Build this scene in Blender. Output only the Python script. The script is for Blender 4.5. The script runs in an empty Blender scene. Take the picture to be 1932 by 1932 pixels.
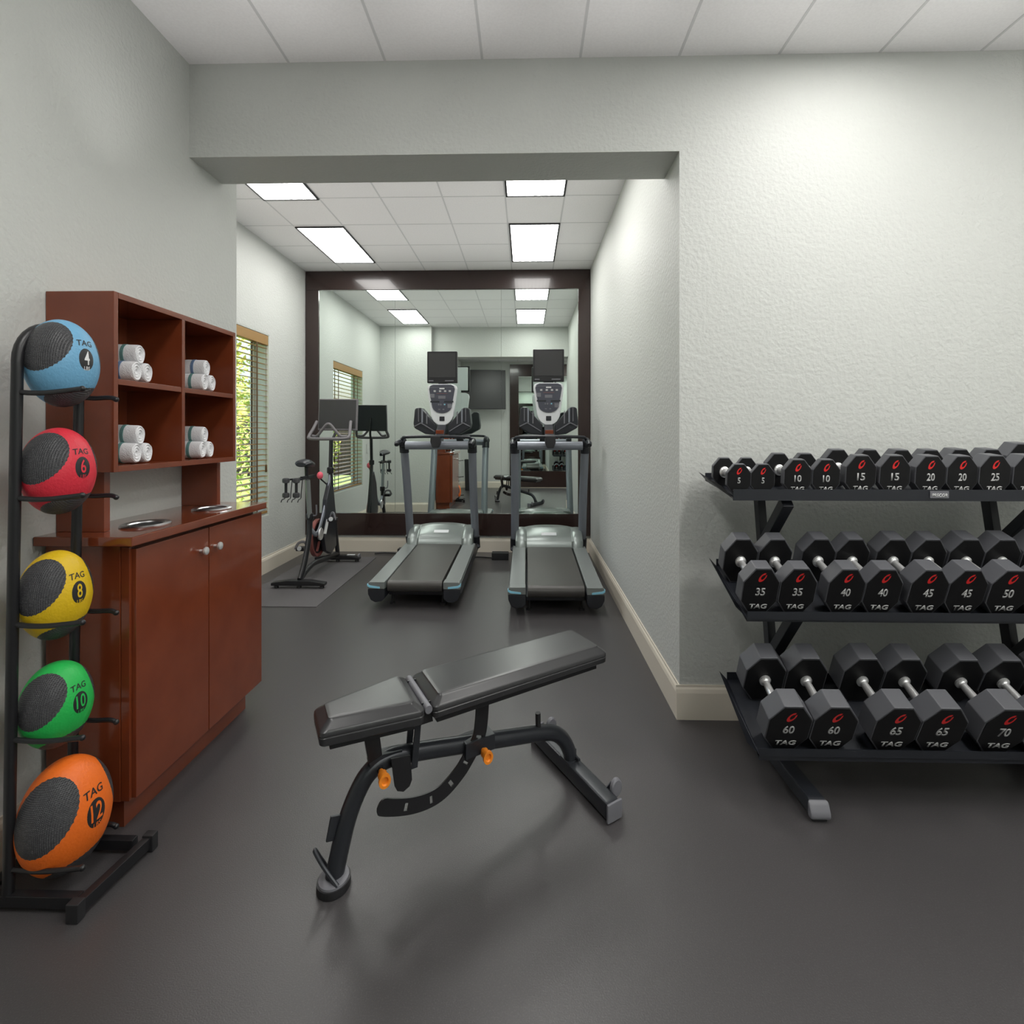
import bpy, bmesh, math, random
from mathutils import Vector, Matrix
C = bpy.context.scene.collection
PI = math.pi
random.seed(7)

# ------------------------------------------------------------------ materials
def mat(name, col, rough=.5, metal=0., bump=None, spec=.5, coat=0., emit=None, noise=None):
    m = bpy.data.materials.new(name); m.use_nodes = True
    nt = m.node_tree; b = nt.nodes['Principled BSDF']
    b.inputs['Base Color'].default_value = (*col, 1); b.inputs['Roughness'].default_value = rough
    b.inputs['Metallic'].default_value = metal; b.inputs['Specular IOR Level'].default_value = spec
    b.inputs['Coat Weight'].default_value = coat
    if coat: b.inputs['Coat Roughness'].default_value = .06
    if emit:
        b.inputs['Emission Color'].default_value = (*emit[0], 1); b.inputs['Emission Strength'].default_value = emit[1]
    tc = nt.nodes.new('ShaderNodeTexCoord')
    if noise:      # (scale, second colour, low, high)
        n = nt.nodes.new('ShaderNodeTexNoise'); n.inputs['Scale'].default_value = noise[0]; n.inputs['Detail'].default_value = 4
        r = nt.nodes.new('ShaderNodeValToRGB'); r.color_ramp.elements[0].position = noise[2]; r.color_ramp.elements[1].position = noise[3]
        r.color_ramp.elements[0].color = (*col, 1); r.color_ramp.elements[1].color = (*noise[1], 1)
        nt.links.new(tc.outputs['Object'], n.inputs['Vector']); nt.links.new(n.outputs['Fac'], r.inputs['Fac'])
        nt.links.new(r.outputs['Color'], b.inputs['Base Color'])
    if bump:       # (scale, strength, distance)
        n = nt.nodes.new('ShaderNodeTexNoise'); n.inputs['Scale'].default_value = bump[0]; n.inputs['Detail'].default_value = 3
        k = nt.nodes.new('ShaderNodeBump'); k.inputs['Strength'].default_value = bump[1]; k.inputs['Distance'].default_value = bump[2]
        nt.links.new(tc.outputs['Object'], n.inputs['Vector']); nt.links.new(n.outputs['Fac'], k.inputs['Height'])
        nt.links.new(k.outputs['Normal'], b.inputs['Normal'])
    return m
M = {}
M['wall'] = mat('painted_orange_peel_wall', (.60, .615, .59), .55, bump=(55, .6, .006))
M['tile'] = mat('ceiling_tile', (.86, .85, .85), .9, bump=(160, .25, .002), noise=(90, (.82, .81, .81), .35, .7))
M['tee'] = mat('ceiling_grid_metal', (.62, .62, .62), .5)
M['base'] = mat('cream_trim_paint', (.74, .68, .58), .4)
M['floor'] = mat('speckled_rubber_floor', (.060, .056, .058), .34, bump=(260, .25, .002), noise=(240, (.085, .08, .082), .52, .75))
M['wood'] = mat('cherry_veneer', (.20, .044, .016), .22, coat=.35, noise=(6, (.165, .034, .012), .3, .7))
M['wood_top'] = mat('cherry_laminate_top', (.21, .050, .020), .12, coat=.6, noise=(6, (.17, .036, .014), .3, .7))
M['espresso'] = mat('espresso_frame', (.028, .014, .012), .22, coat=.3)
M['blackmetal'] = mat('black_powder_coat', (.012, .012, .014), .38)
M['rack'] = mat('rack_powder_coat', (.016, .018, .024), .42, bump=(500, .15, .001))
M['benchmetal'] = mat('graphite_tube', (.034, .037, .044), .32, metal=.3)
M['rubber'] = mat('black_rubber', (.018, .018, .020), .5)
M['urethane'] = mat('urethane_head_lit', (.095, .097, .108), .42, bump=(400, .1, .001))  # lightened so the colour carries the overhead light on the tops
M['face'] = mat('urethane_face_shaded', (.006, .006, .007), .55, spec=.3)  # same urethane darkened, shade of the upright ends put into the colour
M['chrome'] = mat('chrome', (.9, .9, .9), .33, metal=.75)
M['brushed'] = mat('brushed_steel', (.62, .62, .63), .28, metal=1)
M['vinyl'] = mat('black_vinyl', (.032, .032, .034), .3, bump=(300, .12, .001))
M['orange'] = mat('orange_knob', (.90, .27, .02), .4)
M['greycap'] = mat('grey_plastic_cap', (.17, .17, .19), .45)
M['white'] = mat('white_print', (.78, .78, .78), .5)
M['silverprint'] = mat('silver_print', (.50, .50, .50), .45)
M['red'] = mat('red_print', (.75, .02, .02), .4)
M['towel'] = mat('white_terry', (.82, .82, .84), .95, bump=(260, .7, .004))
M['stripe_green'] = mat('green_stripe', (.12, .25, .24), .95, bump=(260, .5, .003))
M['stripe_blue'] = mat('blue_stripe', (.13, .20, .34), .95, bump=(260, .5, .003))
M['mesh'] = mat('grip_rubber', (.055, .055, .06), .35)
M['dark_print_hole'] = mat('dark_print_hole_shade', (.02, .02, .022), .5)  # ball lettering, and the painted shade inside the worktop holes
M['tm_grey'] = mat('treadmill_grey', (.235, .255, .25), .38, metal=.2)
M['tm_silver'] = mat('treadmill_upright_silver', (.27, .29, .33), .35, metal=.4)
M['tm_hood'] = mat('treadmill_hood_silver', (.24, .27, .26), .3, metal=.4)
M['tm_dark'] = mat('treadmill_dark_plastic', (.022, .024, .03), .38)
M['belt'] = mat('running_belt', (.060, .056, .052), .4, bump=(500, .2, .001))
M['console'] = mat('console_white', (.74, .76, .78), .35)
M['panel'] = mat('console_panel', (.07, .073, .095), .3)
M['screen'] = mat('screen_glass', (.036, .036, .037), .38)
M['lightblue'] = mat('blue_marker_strip', (.32, .72, .92), .3)
M['tv'] = mat('tv_panel', (.022, .022, .024), .4)
M['bikegrey'] = mat('bike_grey_grip', (.17, .16, .17), .5)
M['bikered'] = mat('flywheel_red_rim', (.30, .10, .09), .35, metal=.3)
M['pink'] = mat('knob_pink_red', (.85, .12, .18), .4)
M['mat'] = mat('exercise_mat', (.105, .10, .105), .6, bump=(300, .2, .001))
M['blind'] = mat('wooden_blind', (.34, .19, .055), .4)
M['tape'] = mat('blind_tape', (.10, .055, .02), .8)
M['reveal'] = mat('window_reveal_paint', (.70, .74, .68), .6)
M['leaf'] = mat('leaf_green', (.24, .34, .08), .6, noise=(1.5, (.55, .50, .12), .42, .62))
M['bark'] = mat('bark', (.12, .08, .05), .9)
M['grass'] = mat('lawn', (.10, .20, .03), .9, noise=(5, (.17, .28, .05), .3, .7))
M['bone'] = mat('pale_plastic', (.6, .6, .58), .5)
ball_cols = {'blue': (.16, .40, .62), 'red': (.72, .03, .055), 'yellow': (.76, .50, .01), 'green': (.02, .50, .09), 'orange': (.90, .17, .015)}
for k, v in ball_cols.items():
    M['ball_' + k] = mat('ball_rubber_' + k, v, .45, bump=(120, .5, .003))
def grip_mat():   # square lattice relief
    m = M['mesh']; nt = m.node_tree; b = nt.nodes['Principled BSDF']
    tc = nt.nodes.new('ShaderNodeTexCoord'); w = []
    for ax in ('X', 'Z'):
        q = nt.nodes.new('ShaderNodeTexWave'); q.wave_type = 'BANDS'; q.bands_direction = ax
        q.inputs['Scale'].default_value = 70; nt.links.new(tc.outputs['Object'], q.inputs['Vector']); w.append(q)
    mx = nt.nodes.new('ShaderNodeMath'); mx.operation = 'MULTIPLY'
    nt.links.new(w[0].outputs['Fac'], mx.inputs[0]); nt.links.new(w[1].outputs['Fac'], mx.inputs[1])
    k = nt.nodes.new('ShaderNodeBump'); k.inputs['Strength'].default_value = .9; k.inputs['Distance'].default_value = .002
    nt.links.new(mx.outputs[0], k.inputs['Height']); nt.links.new(k.outputs['Normal'], b.inputs['Normal'])
grip_mat()
m = bpy.data.materials.new('mirror_glass'); m.use_nodes = True
b = m.node_tree.nodes['Principled BSDF']; b.inputs['Metallic'].default_value = 1; b.inputs['Roughness'].default_value = 0.0
b.inputs['Base Color'].default_value = (.80, .87, .83, 1); M['mirror'] = m
m = bpy.data.materials.new('clear_pane'); m.use_nodes = True; nt = m.node_tree; nt.nodes.remove(nt.nodes['Principled BSDF'])
tr = nt.nodes.new('ShaderNodeBsdfTransparent'); gl = nt.nodes.new('ShaderNodeBsdfGlossy'); gl.inputs['Roughness'].default_value = .02
mx = nt.nodes.new('ShaderNodeMixShader'); mx.inputs[0].default_value = .06
nt.links.new(tr.outputs[0], mx.inputs[1]); nt.links.new(gl.outputs[0], mx.inputs[2])
nt.links.new(mx.outputs[0], nt.nodes['Material Output'].inputs['Surface']); M['pane'] = m
def light_mat(name, s):      # prismatic diffuser: brighter and dimmer cells
    m = bpy.data.materials.new(name); m.use_nodes = True; nt = m.node_tree; b = nt.nodes['Principled BSDF']
    b.inputs['Base Color'].default_value = (.8, .8, .8, 1); b.inputs['Emission Color'].default_value = (1, .985, .95, 1)
    tc = nt.nodes.new('ShaderNodeTexCoord'); v = nt.nodes.new('ShaderNodeTexWave'); v.bands_direction = 'X'; v.inputs['Scale'].default_value = 7
    nt.links.new(tc.outputs['Object'], v.inputs['Vector'])
    mr = nt.nodes.new('ShaderNodeMapRange'); mr.inputs['To Min'].default_value = s * .75; mr.inputs['To Max'].default_value = s * 1.2
    nt.links.new(v.outputs['Fac'], mr.inputs['Value']); nt.links.new(mr.outputs[0], b.inputs['Emission Strength'])
    return m
L_BACK, L_FRONT = 4.8, 6.4
M['lamp'] = light_mat('fluorescent_diffuser', L_BACK)
M['lamp2'] = light_mat('fluorescent_diffuser_gym', L_FRONT)

# ------------------------------------------------------------------ mesh helpers
def BM(): return bmesh.new()
def box(bm, lo, hi, bev=0., seg=2, mtx=None):
    r = bmesh.ops.create_cube(bm, size=1); vs = r['verts']
    for v in vs:
        v.co = Vector([lo[i] + (v.co[i] + .5) * (hi[i] - lo[i]) for i in range(3)])
    if bev > 0:
        es = list({e for v in vs for e in v.link_edges})
        q = bmesh.ops.bevel(bm, geom=es, offset=bev, segments=seg, affect='EDGES', profile=.5)
        vs = list({v for f in q['faces'] for v in f.verts} | {v for v in vs if v.is_valid})
    if mtx is not None:
        for v in vs: v.co = mtx @ v.co
    return vs
def frame_from(d):
    d = d.normalized(); up = Vector((0, 0, 1)) if abs(d.z) < .95 else Vector((0, 1, 0))
    x = d.cross(up).normalized(); y = x.cross(d).normalized()
    return x, y
def tube(bm, pts, r, n=12, cap=True, ry=None, rs=None, up=None):
    pts = [Vector(p) for p in pts]; rings = []; px = None
    for i, p in enumerate(pts):
        d = (pts[min(i + 1, len(pts) - 1)] - pts[max(i - 1, 0)]).normalized()
        if px is None:
            if up is not None:
                x = d.cross(Vector(up)).normalized(); y = x.cross(d).normalized()
            else: x, y = frame_from(d)
        else:
            x = (px - d * px.dot(d)).normalized(); y = x.cross(d).normalized()
        px = x; k = rs[i] if rs else 1
        rings.append([bm.verts.new(p + x * math.cos(2 * PI * j / n) * r * k + y * math.sin(2 * PI * j / n) * (ry or r) * k) for j in range(n)])
    for a, b_ in zip(rings, rings[1:]):
        for j in range(n): bm.faces.new((a[j], a[(j + 1) % n], b_[(j + 1) % n], b_[j]))
    if cap: bm.faces.new(rings[0][::-1]); bm.faces.new(rings[-1])
    return [v for r_ in rings for v in r_]
def bar(bm, p, q, w, h, bev=.003, up=(0, 0, 1)):   # rectangular bar from p to q
    p, q = Vector(p), Vector(q); d = q - p; L = d.length; d.normalize()
    x = d.cross(Vector(up)).normalized(); z = x.cross(d).normalized()
    mt = Matrix((x, d, z)).transposed().to_4x4(); mt.translation = p
    box(bm, (-w / 2, 0, -h / 2), (w / 2, L, h / 2), bev, 2, mt)
def smooth_path(pts, k=6):
    pts = [Vector(p) for p in pts]; out = []
    for i in range(len(pts) - 1):
        a, b_, c, d = pts[max(i - 1, 0)], pts[i], pts[i + 1], pts[min(i + 2, len(pts) - 1)]
        for j in range(k):
            t = j / k
            out.append(.5 * ((2 * b_) + (c - a) * t + (2 * a - 5 * b_ + 4 * c - d) * t * t + (3 * b_ - a - 3 * c + d) * t ** 3))
    out.append(pts[-1]); return out
def prism(bm, poly, a, b_, axis='y', bev=0.):   # poly in the other two axes
    def P(u, v, w):
        return {'x': (w, u, v), 'y': (u, w, v), 'z': (u, v, w)}[axis]
    A = [bm.verts.new(P(u, v, a)) for u, v in poly]; B = [bm.verts.new(P(u, v, b_)) for u, v in poly]
    n = len(poly); fs = [bm.faces.new(A), bm.faces.new(B[::-1])]
    for i in range(n): fs.append(bm.faces.new((A[i], B[i], B[(i + 1) % n], A[(i + 1) % n])))
    bmesh.ops.recalc_face_normals(bm, faces=fs)
    vs = A + B
    if bev:
        es = list({e for v in vs for e in v.link_edges})
        q = bmesh.ops.bevel(bm, geom=es, offset=bev, segments=2, affect='EDGES', profile=.5)
        vs = list({v for f in q['faces'] for v in f.verts} | {v for v in vs if v.is_valid})
    return vs
def ball(bm, c, r, sc=(1, 1, 1), u=16, v=10):
    q = bmesh.ops.create_uvsphere(bm, u_segments=u, v_segments=v, radius=r)
    for w in q['verts']: w.co = Vector(c) + Vector([w.co[i] * sc[i] for i in range(3)])
def lathe(bm, prof, c, axis='z', n=24, sc=(1, 1)):
    rings = []
    for r, h in prof:
        ring = []
        for j in range(n):
            a = 2 * PI * j / n; u, v = r * math.cos(a) * sc[0], r * math.sin(a) * sc[1]
            p = {'z': (u, v, h), 'y': (u, h, v), 'x': (h, u, v)}[axis]
            ring.append(bm.verts.new(Vector(c) + Vector(p)))
        rings.append(ring)
    for a, b_ in zip(rings, rings[1:]):
        for j in range(n): bm.faces.new((a[j], a[(j + 1) % n], b_[(j + 1) % n], b_[j]))
    bm.faces.new(rings[0][::-1]); bm.faces.new(rings[-1])
    bmesh.ops.recalc_face_normals(bm, faces=bm.faces)
def obj(name, bm, m, parent=None, smooth=True, off=None, label=None):
    me = bpy.data.meshes.new(name)
    if off is not None: bmesh.ops.translate(bm, verts=bm.verts, vec=-Vector(off))
    bmesh.ops.recalc_face_normals(bm, faces=bm.faces)
    bm.to_mesh(me); bm.free(); me.materials.append(M[m])
    if smooth:
        for p in me.polygons: p.use_smooth = True
        me.set_sharp_from_angle(angle=math.radians(35))
    o = bpy.data.objects.new(name, me); C.objects.link(o)
    if smooth:
        wn = o.modifiers.new('weighted', 'WEIGHTED_NORMAL'); wn.keep_sharp = True
    if parent: o.parent = parent
    if label: o['label'] = label
    return o
def thing(name, label, cat, loc=(0, 0, 0), rot=(0, 0, 0), group=None):
    o = bpy.data.objects.new(name, None); C.objects.link(o); o.location = loc; o.rotation_euler = rot
    o.empty_display_size = .1
    o['label'] = label; o['category'] = cat
    if group: o['group'] = group
    return o
def tag(o, label, cat, group=None):
    o['label'] = label; o['category'] = cat
    if group: o['group'] = group
    return o
def struct(name, bm, m, smooth=False):
    o = obj(name, bm, m, None, smooth); o['kind'] = 'structure'; return o
def centred(name, bm, m, smooth=True):   # one-mesh thing with its origin at its base
    lo = [min(v.co[i] for v in bm.verts) for i in range(3)]; hi = [max(v.co[i] for v in bm.verts) for i in range(3)]
    c = ((lo[0] + hi[0]) / 2, (lo[1] + hi[1]) / 2, lo[2])
    o = obj(name, bm, m, None, smooth, off=c); o.location = c; return o
def dup(root, loc=None, rot=None, label=None, group=None):
    r = root.copy(); C.objects.link(r)
    if loc is not None: r.location = loc
    if rot is not None: r.rotation_euler = rot
    if label: r['label'] = label
    if group: r['group'] = group
    for ch in list(root.children):
        c = ch.copy(); C.objects.link(c); c.parent = r
        for g in list(ch.children):
            d = g.copy(); C.objects.link(d); d.parent = c
    return r
_text = {}
def text_bm(s, sx, sz, bold=0.0, shear=0.0, depth=.0008, fine=0):
    """flat lettering in the XZ plane (facing -Y), centred, width sx and height sz"""
    cu = bpy.data.curves.new('t', 'FONT'); cu.body = s; cu.offset = bold; cu.shear = shear; cu.resolution_u = 3
    o = bpy.data.objects.new('t', cu); C.objects.link(o)
    bpy.context.view_layer.update()
    me = bpy.data.meshes.new_from_object(o.evaluated_get(bpy.context.evaluated_depsgraph_get()))
    bm = bmesh.new(); bm.from_mesh(me)
    bpy.data.objects.remove(o); bpy.data.curves.remove(cu); bpy.data.meshes.remove(me)
    xs = [v.co.x for v in bm.verts]; ys = [v.co.y for v in bm.verts]
    x0, x1, y0, y1 = min(xs), max(xs), min(ys), max(ys)
    for v in bm.verts:
        v.co = Vector(((v.co.x - (x0 + x1) / 2) / (x1 - x0) * sx, 0, (v.co.y - (y0 + y1) / 2) / (y1 - y0) * sz))
    if fine:
        bmesh.ops.triangulate(bm, faces=bm.faces)
        bmesh.ops.subdivide_edges(bm, edges=bm.edges, cuts=fine, use_grid_fill=True)
    elif depth:
        q = bmesh.ops.extrude_face_region(bm, geom=list(bm.faces))
        for v in q['geom']:
            if isinstance(v, bmesh.types.BMVert): v.co.y -= depth
    return bm

# ------------------------------------------------------------------ the room
CAM = Vector((0, 0, 1.35)); YAW = math.atan(27 / 1050)
D1, D2, YS, YB = 2.66, 2.95, 3.10, 6.34
XL, XR, XB = -1.635, .726, -2.532
CF, CB = 3.142, 3.21
XE, YR = 3.3, -1.2
bm = BM(); box(bm, (XB - .25, YR - .15, -.1), (XE + .15, YB + .15, 0)); struct('floor', bm, 'floor')
bm = BM(); box(bm, (XL - .1, YR, 0), (XL, YS, CB)); struct('wall_left', bm, 'wall')
bm = BM(); box(bm, (XB - .18, YS - .12, 0), (XL - .1, YS, CB)); struct('wall_return', bm, 'wall')
bm = BM(); box(bm, (XL, D1, 2.69), (XR, D2, CB)); struct('wall_header', bm, 'wall')
bm = BM(); box(bm, (XR, D1, 0), (XE, D1 + .12, CB)); struct('wall_front', bm, 'wall')
bm = BM(); box(bm, (XR, D1 + .12, 0), (XR + .12, YB, CB)); struct('wall_right', bm, 'wall')
bm = BM(); box(bm, (XB - .18, YB, 0), (XR + .12, YB + .12, CB)); struct('wall_back', bm, 'wall')
bm = BM(); box(bm, (XL - .1, YR - .12, 0), (XE, YR, CB)); struct('wall_rear', bm, 'wall')
bm = BM(); box(bm, (XE, YR - .12, 0), (XE + .12, D1 + .12, CB)); struct('wall_gym_right', bm, 'wall')
WY0, WY1, WZ0, WZ1 = 4.10, 5.42, .55, 2.32
bm = BM()
for lo, hi in [((YS, 0), (WY0, CB)), ((WY1, 0), (YB, CB)), ((WY0, 0), (WY1, WZ0)), ((WY0, WZ1), (WY1, CB))]:
    box(bm, (XB - .18, lo[0], lo[1]), (XB, hi[0], hi[1]))
struct('wall_window', bm, 'wall')
bm = BM(); box(bm, (XL - .1, YR - .12, CF), (XE + .12, D1, CF + .08)); struct('ceiling', bm, 'tile')
bm = BM(); box(bm, (XB - .2, D2, CB), (XR + .12, YB + .12, CB + .08)); box(bm, (XL - .1, D1, CB), (XE + .12, D2, CB + .08)); struct('ceiling_back', bm, 'tile')
# exposed tee grid of both ceilings
bm = BM()
x = -1.147 - .468
while x < XE:
    if x > XL + .02: box(bm, (x - .006, YR, CF - .0015), (x + .006, D1, CF))
    x += .468
y = D1 - .44
while y > YR:
    box(bm, (XL, y - .006, CF - .0012), (XE, y + .006, CF)); y -= .56
struct('trim_1', bm, 'tee')
bm = BM()
TX = [-2.085, -1.64, -1.15, -.66, -.165, .30]
for x in TX: box(bm, (x - .006, D2, CB - .0015), (x + .006, YB, CB))
for y in (3.25, 3.80, 4.355, 4.92, 5.46, 6.0): box(bm, (XB, y - .006, CB - .0012), (XR, y + .006, CB))
struct('trim_2', bm, 'tee')
# baseboards
def baseboard(name, p, q, n):
    bm = BM(); p = Vector((*p, 0)); q = Vector((*q, 0)); n = Vector((*n, 0))
    prof = [(0, 0), (.017, 0), (.017, .125), (.012, .142), (.006, .150), (.006, .160), (0, .160)]
    A = [bm.verts.new(p + n * a + Vector((0, 0, h))) for a, h in prof]; B = [bm.verts.new(q + n * a + Vector((0, 0, h))) for a, h in prof]
    bm.faces.new(A); bm.faces.new(B[::-1])
    for i in range(len(prof)): j = (i + 1) % len(prof); bm.faces.new((A[i], B[i], B[j], A[j]))
    return struct(name, bm, 'base')
baseboard('baseboard_left', (XL, YR), (XL, YS), (1, 0))
baseboard('baseboard_front', (XR - .017, D1), (XE, D1), (0, -1))
baseboard('baseboard_right', (XR, D1), (XR, YB), (-1, 0))
baseboard('baseboard_back', (XB, YB), (XR, YB), (0, -1))
baseboard('baseboard_window', (XB, YS), (XB, YB), (1, 0))
baseboard('baseboard_return', (XB, YS), (XL, YS), (0, 1))
baseboard('baseboard_rear', (XL, YR), (XE, YR), (0, 1))

# window, its reveal, pane and outside
bm = BM()
for lo, hi in [((WY0, WZ0), (WY1, WZ0 + .008)), ((WY0, WZ1 - .008), (WY1, WZ1)), ((WY0, WZ0), (WY0 + .008, WZ1)), ((WY1 - .008, WZ0), (WY1, WZ1))]:
    box(bm, (XB - .178, lo[0], lo[1]), (XB - .002, hi[0], hi[1]))
w = struct('window_1', bm, 'reveal')
bm = BM()
for lo, hi in [((WY0 + .008, WZ0 + .008), (WY1 - .008, WZ0 + .045)), ((WY0 + .008, WZ1 - .045), (WY1 - .008, WZ1 - .008)), ((WY0 + .008, WZ0 + .045), (WY0 + .045, WZ1 - .045)), ((WY1 - .045, WZ0 + .045), (WY1 - .008, WZ1 - .045))]:
    box(bm, (XB - .172, lo[0], lo[1]), (XB - .140, hi[0], hi[1]), .004)
obj('window_frame', bm, 'reveal', w)
bm = BM(); box(bm, (XB - .158, WY0 + .045, WZ0 + .045), (XB - .154, WY1 - .045, WZ1 - .045)); obj('window_pane', bm, 'pane', w, False)
t = thing('window_blind', 'open brown wooden slatted blind hanging in the left wall window', 'blind', (XB - .035, (WY0 + WY1) / 2, WZ0 + .02))
o_ = t.location.copy()
bm = BM(); box(bm, (XB - .062, WY0 + .012, WZ1 - .105), (XB - .004, WY1 - .012, WZ1 - .012), .004); obj('headrail', bm, 'blind', t, off=o_)
bm = BM(); z = WZ0 + .075
while z < WZ1 - .13:
    mt = Matrix.Translation((XB - .034, 0, z)) @ Matrix.Rotation(math.radians(6), 4, 'Y')
    box(bm, (-.024, WY0 + .016, -.0022), (.024, WY1 - .016, .0022), 0, 1, mt); z += .052
sl = obj('slats', bm, 'blind', t, off=o_)
bm = BM(); box(bm, (XB - .058, WY0 + .016, WZ0 + .022), (XB - .010, WY1 - .016, WZ0 + .045), .003); obj('bottom_rail', bm, 'blind', t, off=o_)
for y in (4.34, 5.19):
    bm = BM()
    for x in (XB - .0605, XB - .0095): box(bm, (x, y - .013, WZ0 + .045), (x + .0015, y + .013, WZ1 - .1))
    obj('ladder_tape', bm, 'tape', t, False, off=o_)
bm = BM(); tube(bm, [(XB - .003, 5.36, WZ1 - .11), (XB - .003, 5.36, 1.05)], .0015, 6); lathe(bm, [(.003, 0), (.009, -.015), (.010, -.07), (.006, -.075)], (XB - .003, 5.36, 1.05), n=10)
obj('pull_cord', bm, 'tape', t, off=o_)
# outside
bm = BM(); box(bm, (-14, -6, -.12), (XB - .27, 18, -.06)); o = struct('ground_lawn', bm, 'grass')
def shrub(x, y, h, r, label, nl=6000):
    t = thing('garden_shrub', label, 'shrub', (x, y, -.06), group='shrubs outside the window')
    bm = BM()
    for i in range(nl):
        a = random.random() * 2 * PI; u = random.random() ** .4; zz = .03 + random.random() * .97
        rr = r * u * math.sin(PI * min(.93, max(.3, zz * .75 + .22)))
        c = Vector((math.cos(a) * rr, math.sin(a) * rr, h * zz)); s_ = .035 + random.random() * .04
        R = Matrix.Rotation(random.random() * PI, 3, 'X') @ Matrix.Rotation(random.random() * PI, 3, 'Z')
        vs = [bm.verts.new(c + R @ Vector(p) * s_) for p in ((-1, 0, 0), (0, -.45, .1), (1, 0, 0), (0, .45, .1))]
        bm.faces.new(vs)
    obj('foliage', bm, 'leaf', t, False)
    bm = BM()
    for k in range(4):
        a = k * PI / 2 + .4; tube(bm, smooth_path([(0, 0, 0), (.1 * math.cos(a), .1 * math.sin(a), h * .3), (.35 * r * math.cos(a), .35 * r * math.sin(a), h * .75)], 4), .02, 6, rs=[1 - .07 * i for i in range(9)])
    obj('stem', bm, 'bark', t)
for x, y, h, r, l in [(-5.6, 8.9, 4.6, 1.25, 'tall yellow green shrub seen through the left strip of the window'),
                      (-7.2, 11.4, 5.0, 1.5, 'yellow green shrub behind the tall one outside the window'),
                      (-4.5, 6.6, .9, .45, 'low green shrub on the lawn right outside the window'),
                      (-5.6, 2.4, 3.4, 1.3, 'broad green shrub outside, seen in the mirror through the blind'),
                      (-5.8, -.6, 3.2, 1.3, 'round green shrub outside, left of the broad one in the mirror')]:
    shrub(x, y, h, r, l)

# ------------------------------------------------------------------ mirrors
def framed_mirror(name, label, x0, x1, z0, z1, fr, y, s, panes):
    """s=-1 faces -Y, s=+1 faces +Y; fr = frame widths left, right, bottom, top"""
    t = thing(name, label, 'mirror', ((x0 + x1) / 2, y, z0)); o_ = t.location.copy()
    a, b_ = sorted((y, y + s * .03)); bm = BM()
    box(bm, (x0, a, z0), (x1, b_, z0 + fr[2]), .003); box(bm, (x0, a, z1 - fr[3]), (x1, b_, z1), .003)
    box(bm, (x0, a, z0 + fr[2]), (x0 + fr[0], b_, z1 - fr[3]), .003); box(bm, (x1 - fr[1], a, z0 + fr[2]), (x1, b_, z1 - fr[3]), .003)
    obj('mirror_frame', bm, 'espresso', t, off=o_)
    xs = [x0 + fr[0]] + panes + [x1 - fr[1]]
    for p, q in zip(xs, xs[1:]):
        a, b_ = sorted((y + s * .002, y + s * .012)); bm = BM(); box(bm, (p + .0012, a, z0 + fr[2]), (q - .0012, b_, z1 - fr[3])); obj('mirror_panel', bm, 'mirror', t, False, off=o_)
    return t
framed_mirror('wall_mirror', 'large wall mirror in a dark brown frame behind the treadmills', XB + .004, XR - .004, .19, CB - .003, (.15, .135, .25, .215), YB, -1, [-1.5, -.285])
framed_mirror('gym_mirror', 'dark framed mirror on the rear wall, seen only as a reflection behind the right treadmill', -.41, 2.3, .02, 3.07, (.22, .22, .40, .30), YR, 1, [.9])

# ------------------------------------------------------------------ ceiling lights
def troffer(x0, x1, y0, y1, z, m, label, group):
    t = thing('ceiling_light', label, 'ceiling light', ((x0 + x1) / 2, (y0 + y1) / 2, z - .012), group=group); o_ = t.location.copy()
    bm = BM(); f = .014
    for a, b_ in [((x0, y0), (x1, y0 + f)), ((x0, y1 - f), (x1, y1)), ((x0, y0 + f), (x0 + f, y1 - f)), ((x1 - f, y0 + f), (x1, y1 - f))]:
        box(bm, (a[0], a[1], z - .012), (b_[0], b_[1], z))
    obj('light_frame', bm, 'blackmetal', t, False, off=o_)
    bm = BM(); nx, ny = 12, 24; g = []
    for i in range(nx + 1):
        g.append([bm.verts.new((x0 + f + (x1 - x0 - 2 * f) * i / nx, y0 + f + (y1 - y0 - 2 * f) * j / ny, z - .005 - .002 * ((i + j) % 2))) for j in range(ny + 1)])
    for i in range(nx):
        for j in range(ny): bm.faces.new((g[i][j], g[i + 1][j], g[i + 1][j + 1], g[i][j + 1]))
    obj('diffuser', bm, m, t, False, off=o_)
    return t
G = 'fluorescent troffers in the treadmill room ceiling'
troffer(-.155, .30, 4.92, 6.0, CB, 'lamp', 'lit ceiling panel nearest the mirror, above the right treadmill', G)
troffer(-2.08, -1.635, 4.95, 6.0, CB, 'lamp', 'lit ceiling panel nearest the mirror, above the exercise bike', G)
troffer(-.160, .30, 3.26, 4.35, CB, 'lamp', 'lit ceiling panel right behind the header, on the right side', G)
troffer(-2.085, -1.64, 3.30, 4.37, CB, 'lamp', 'lit ceiling panel right behind the header, on the left side', G)
G = 'fluorescent troffers in the weights area ceiling'
FT = [(1.3, 1.72), (-.7, .85), (1.3, -.4), (2.7, -.5), (2.75, 1.0)]
for i, (x, y) in enumerate(FT):
    x0 = -1.147 - .468 + round((x + 1.615) / .468) * .468
    troffer(x0 + .004, x0 + .464, y - .54, y + .54, CF, 'lamp2', ['lit ceiling panel in front of the dumbbell rack', 'lit ceiling panel above the weight bench', 'lit ceiling panel near the rear wall on the right', 'lit ceiling panel in the rear right corner', 'lit ceiling panel near the right wall'][i], G)

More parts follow.
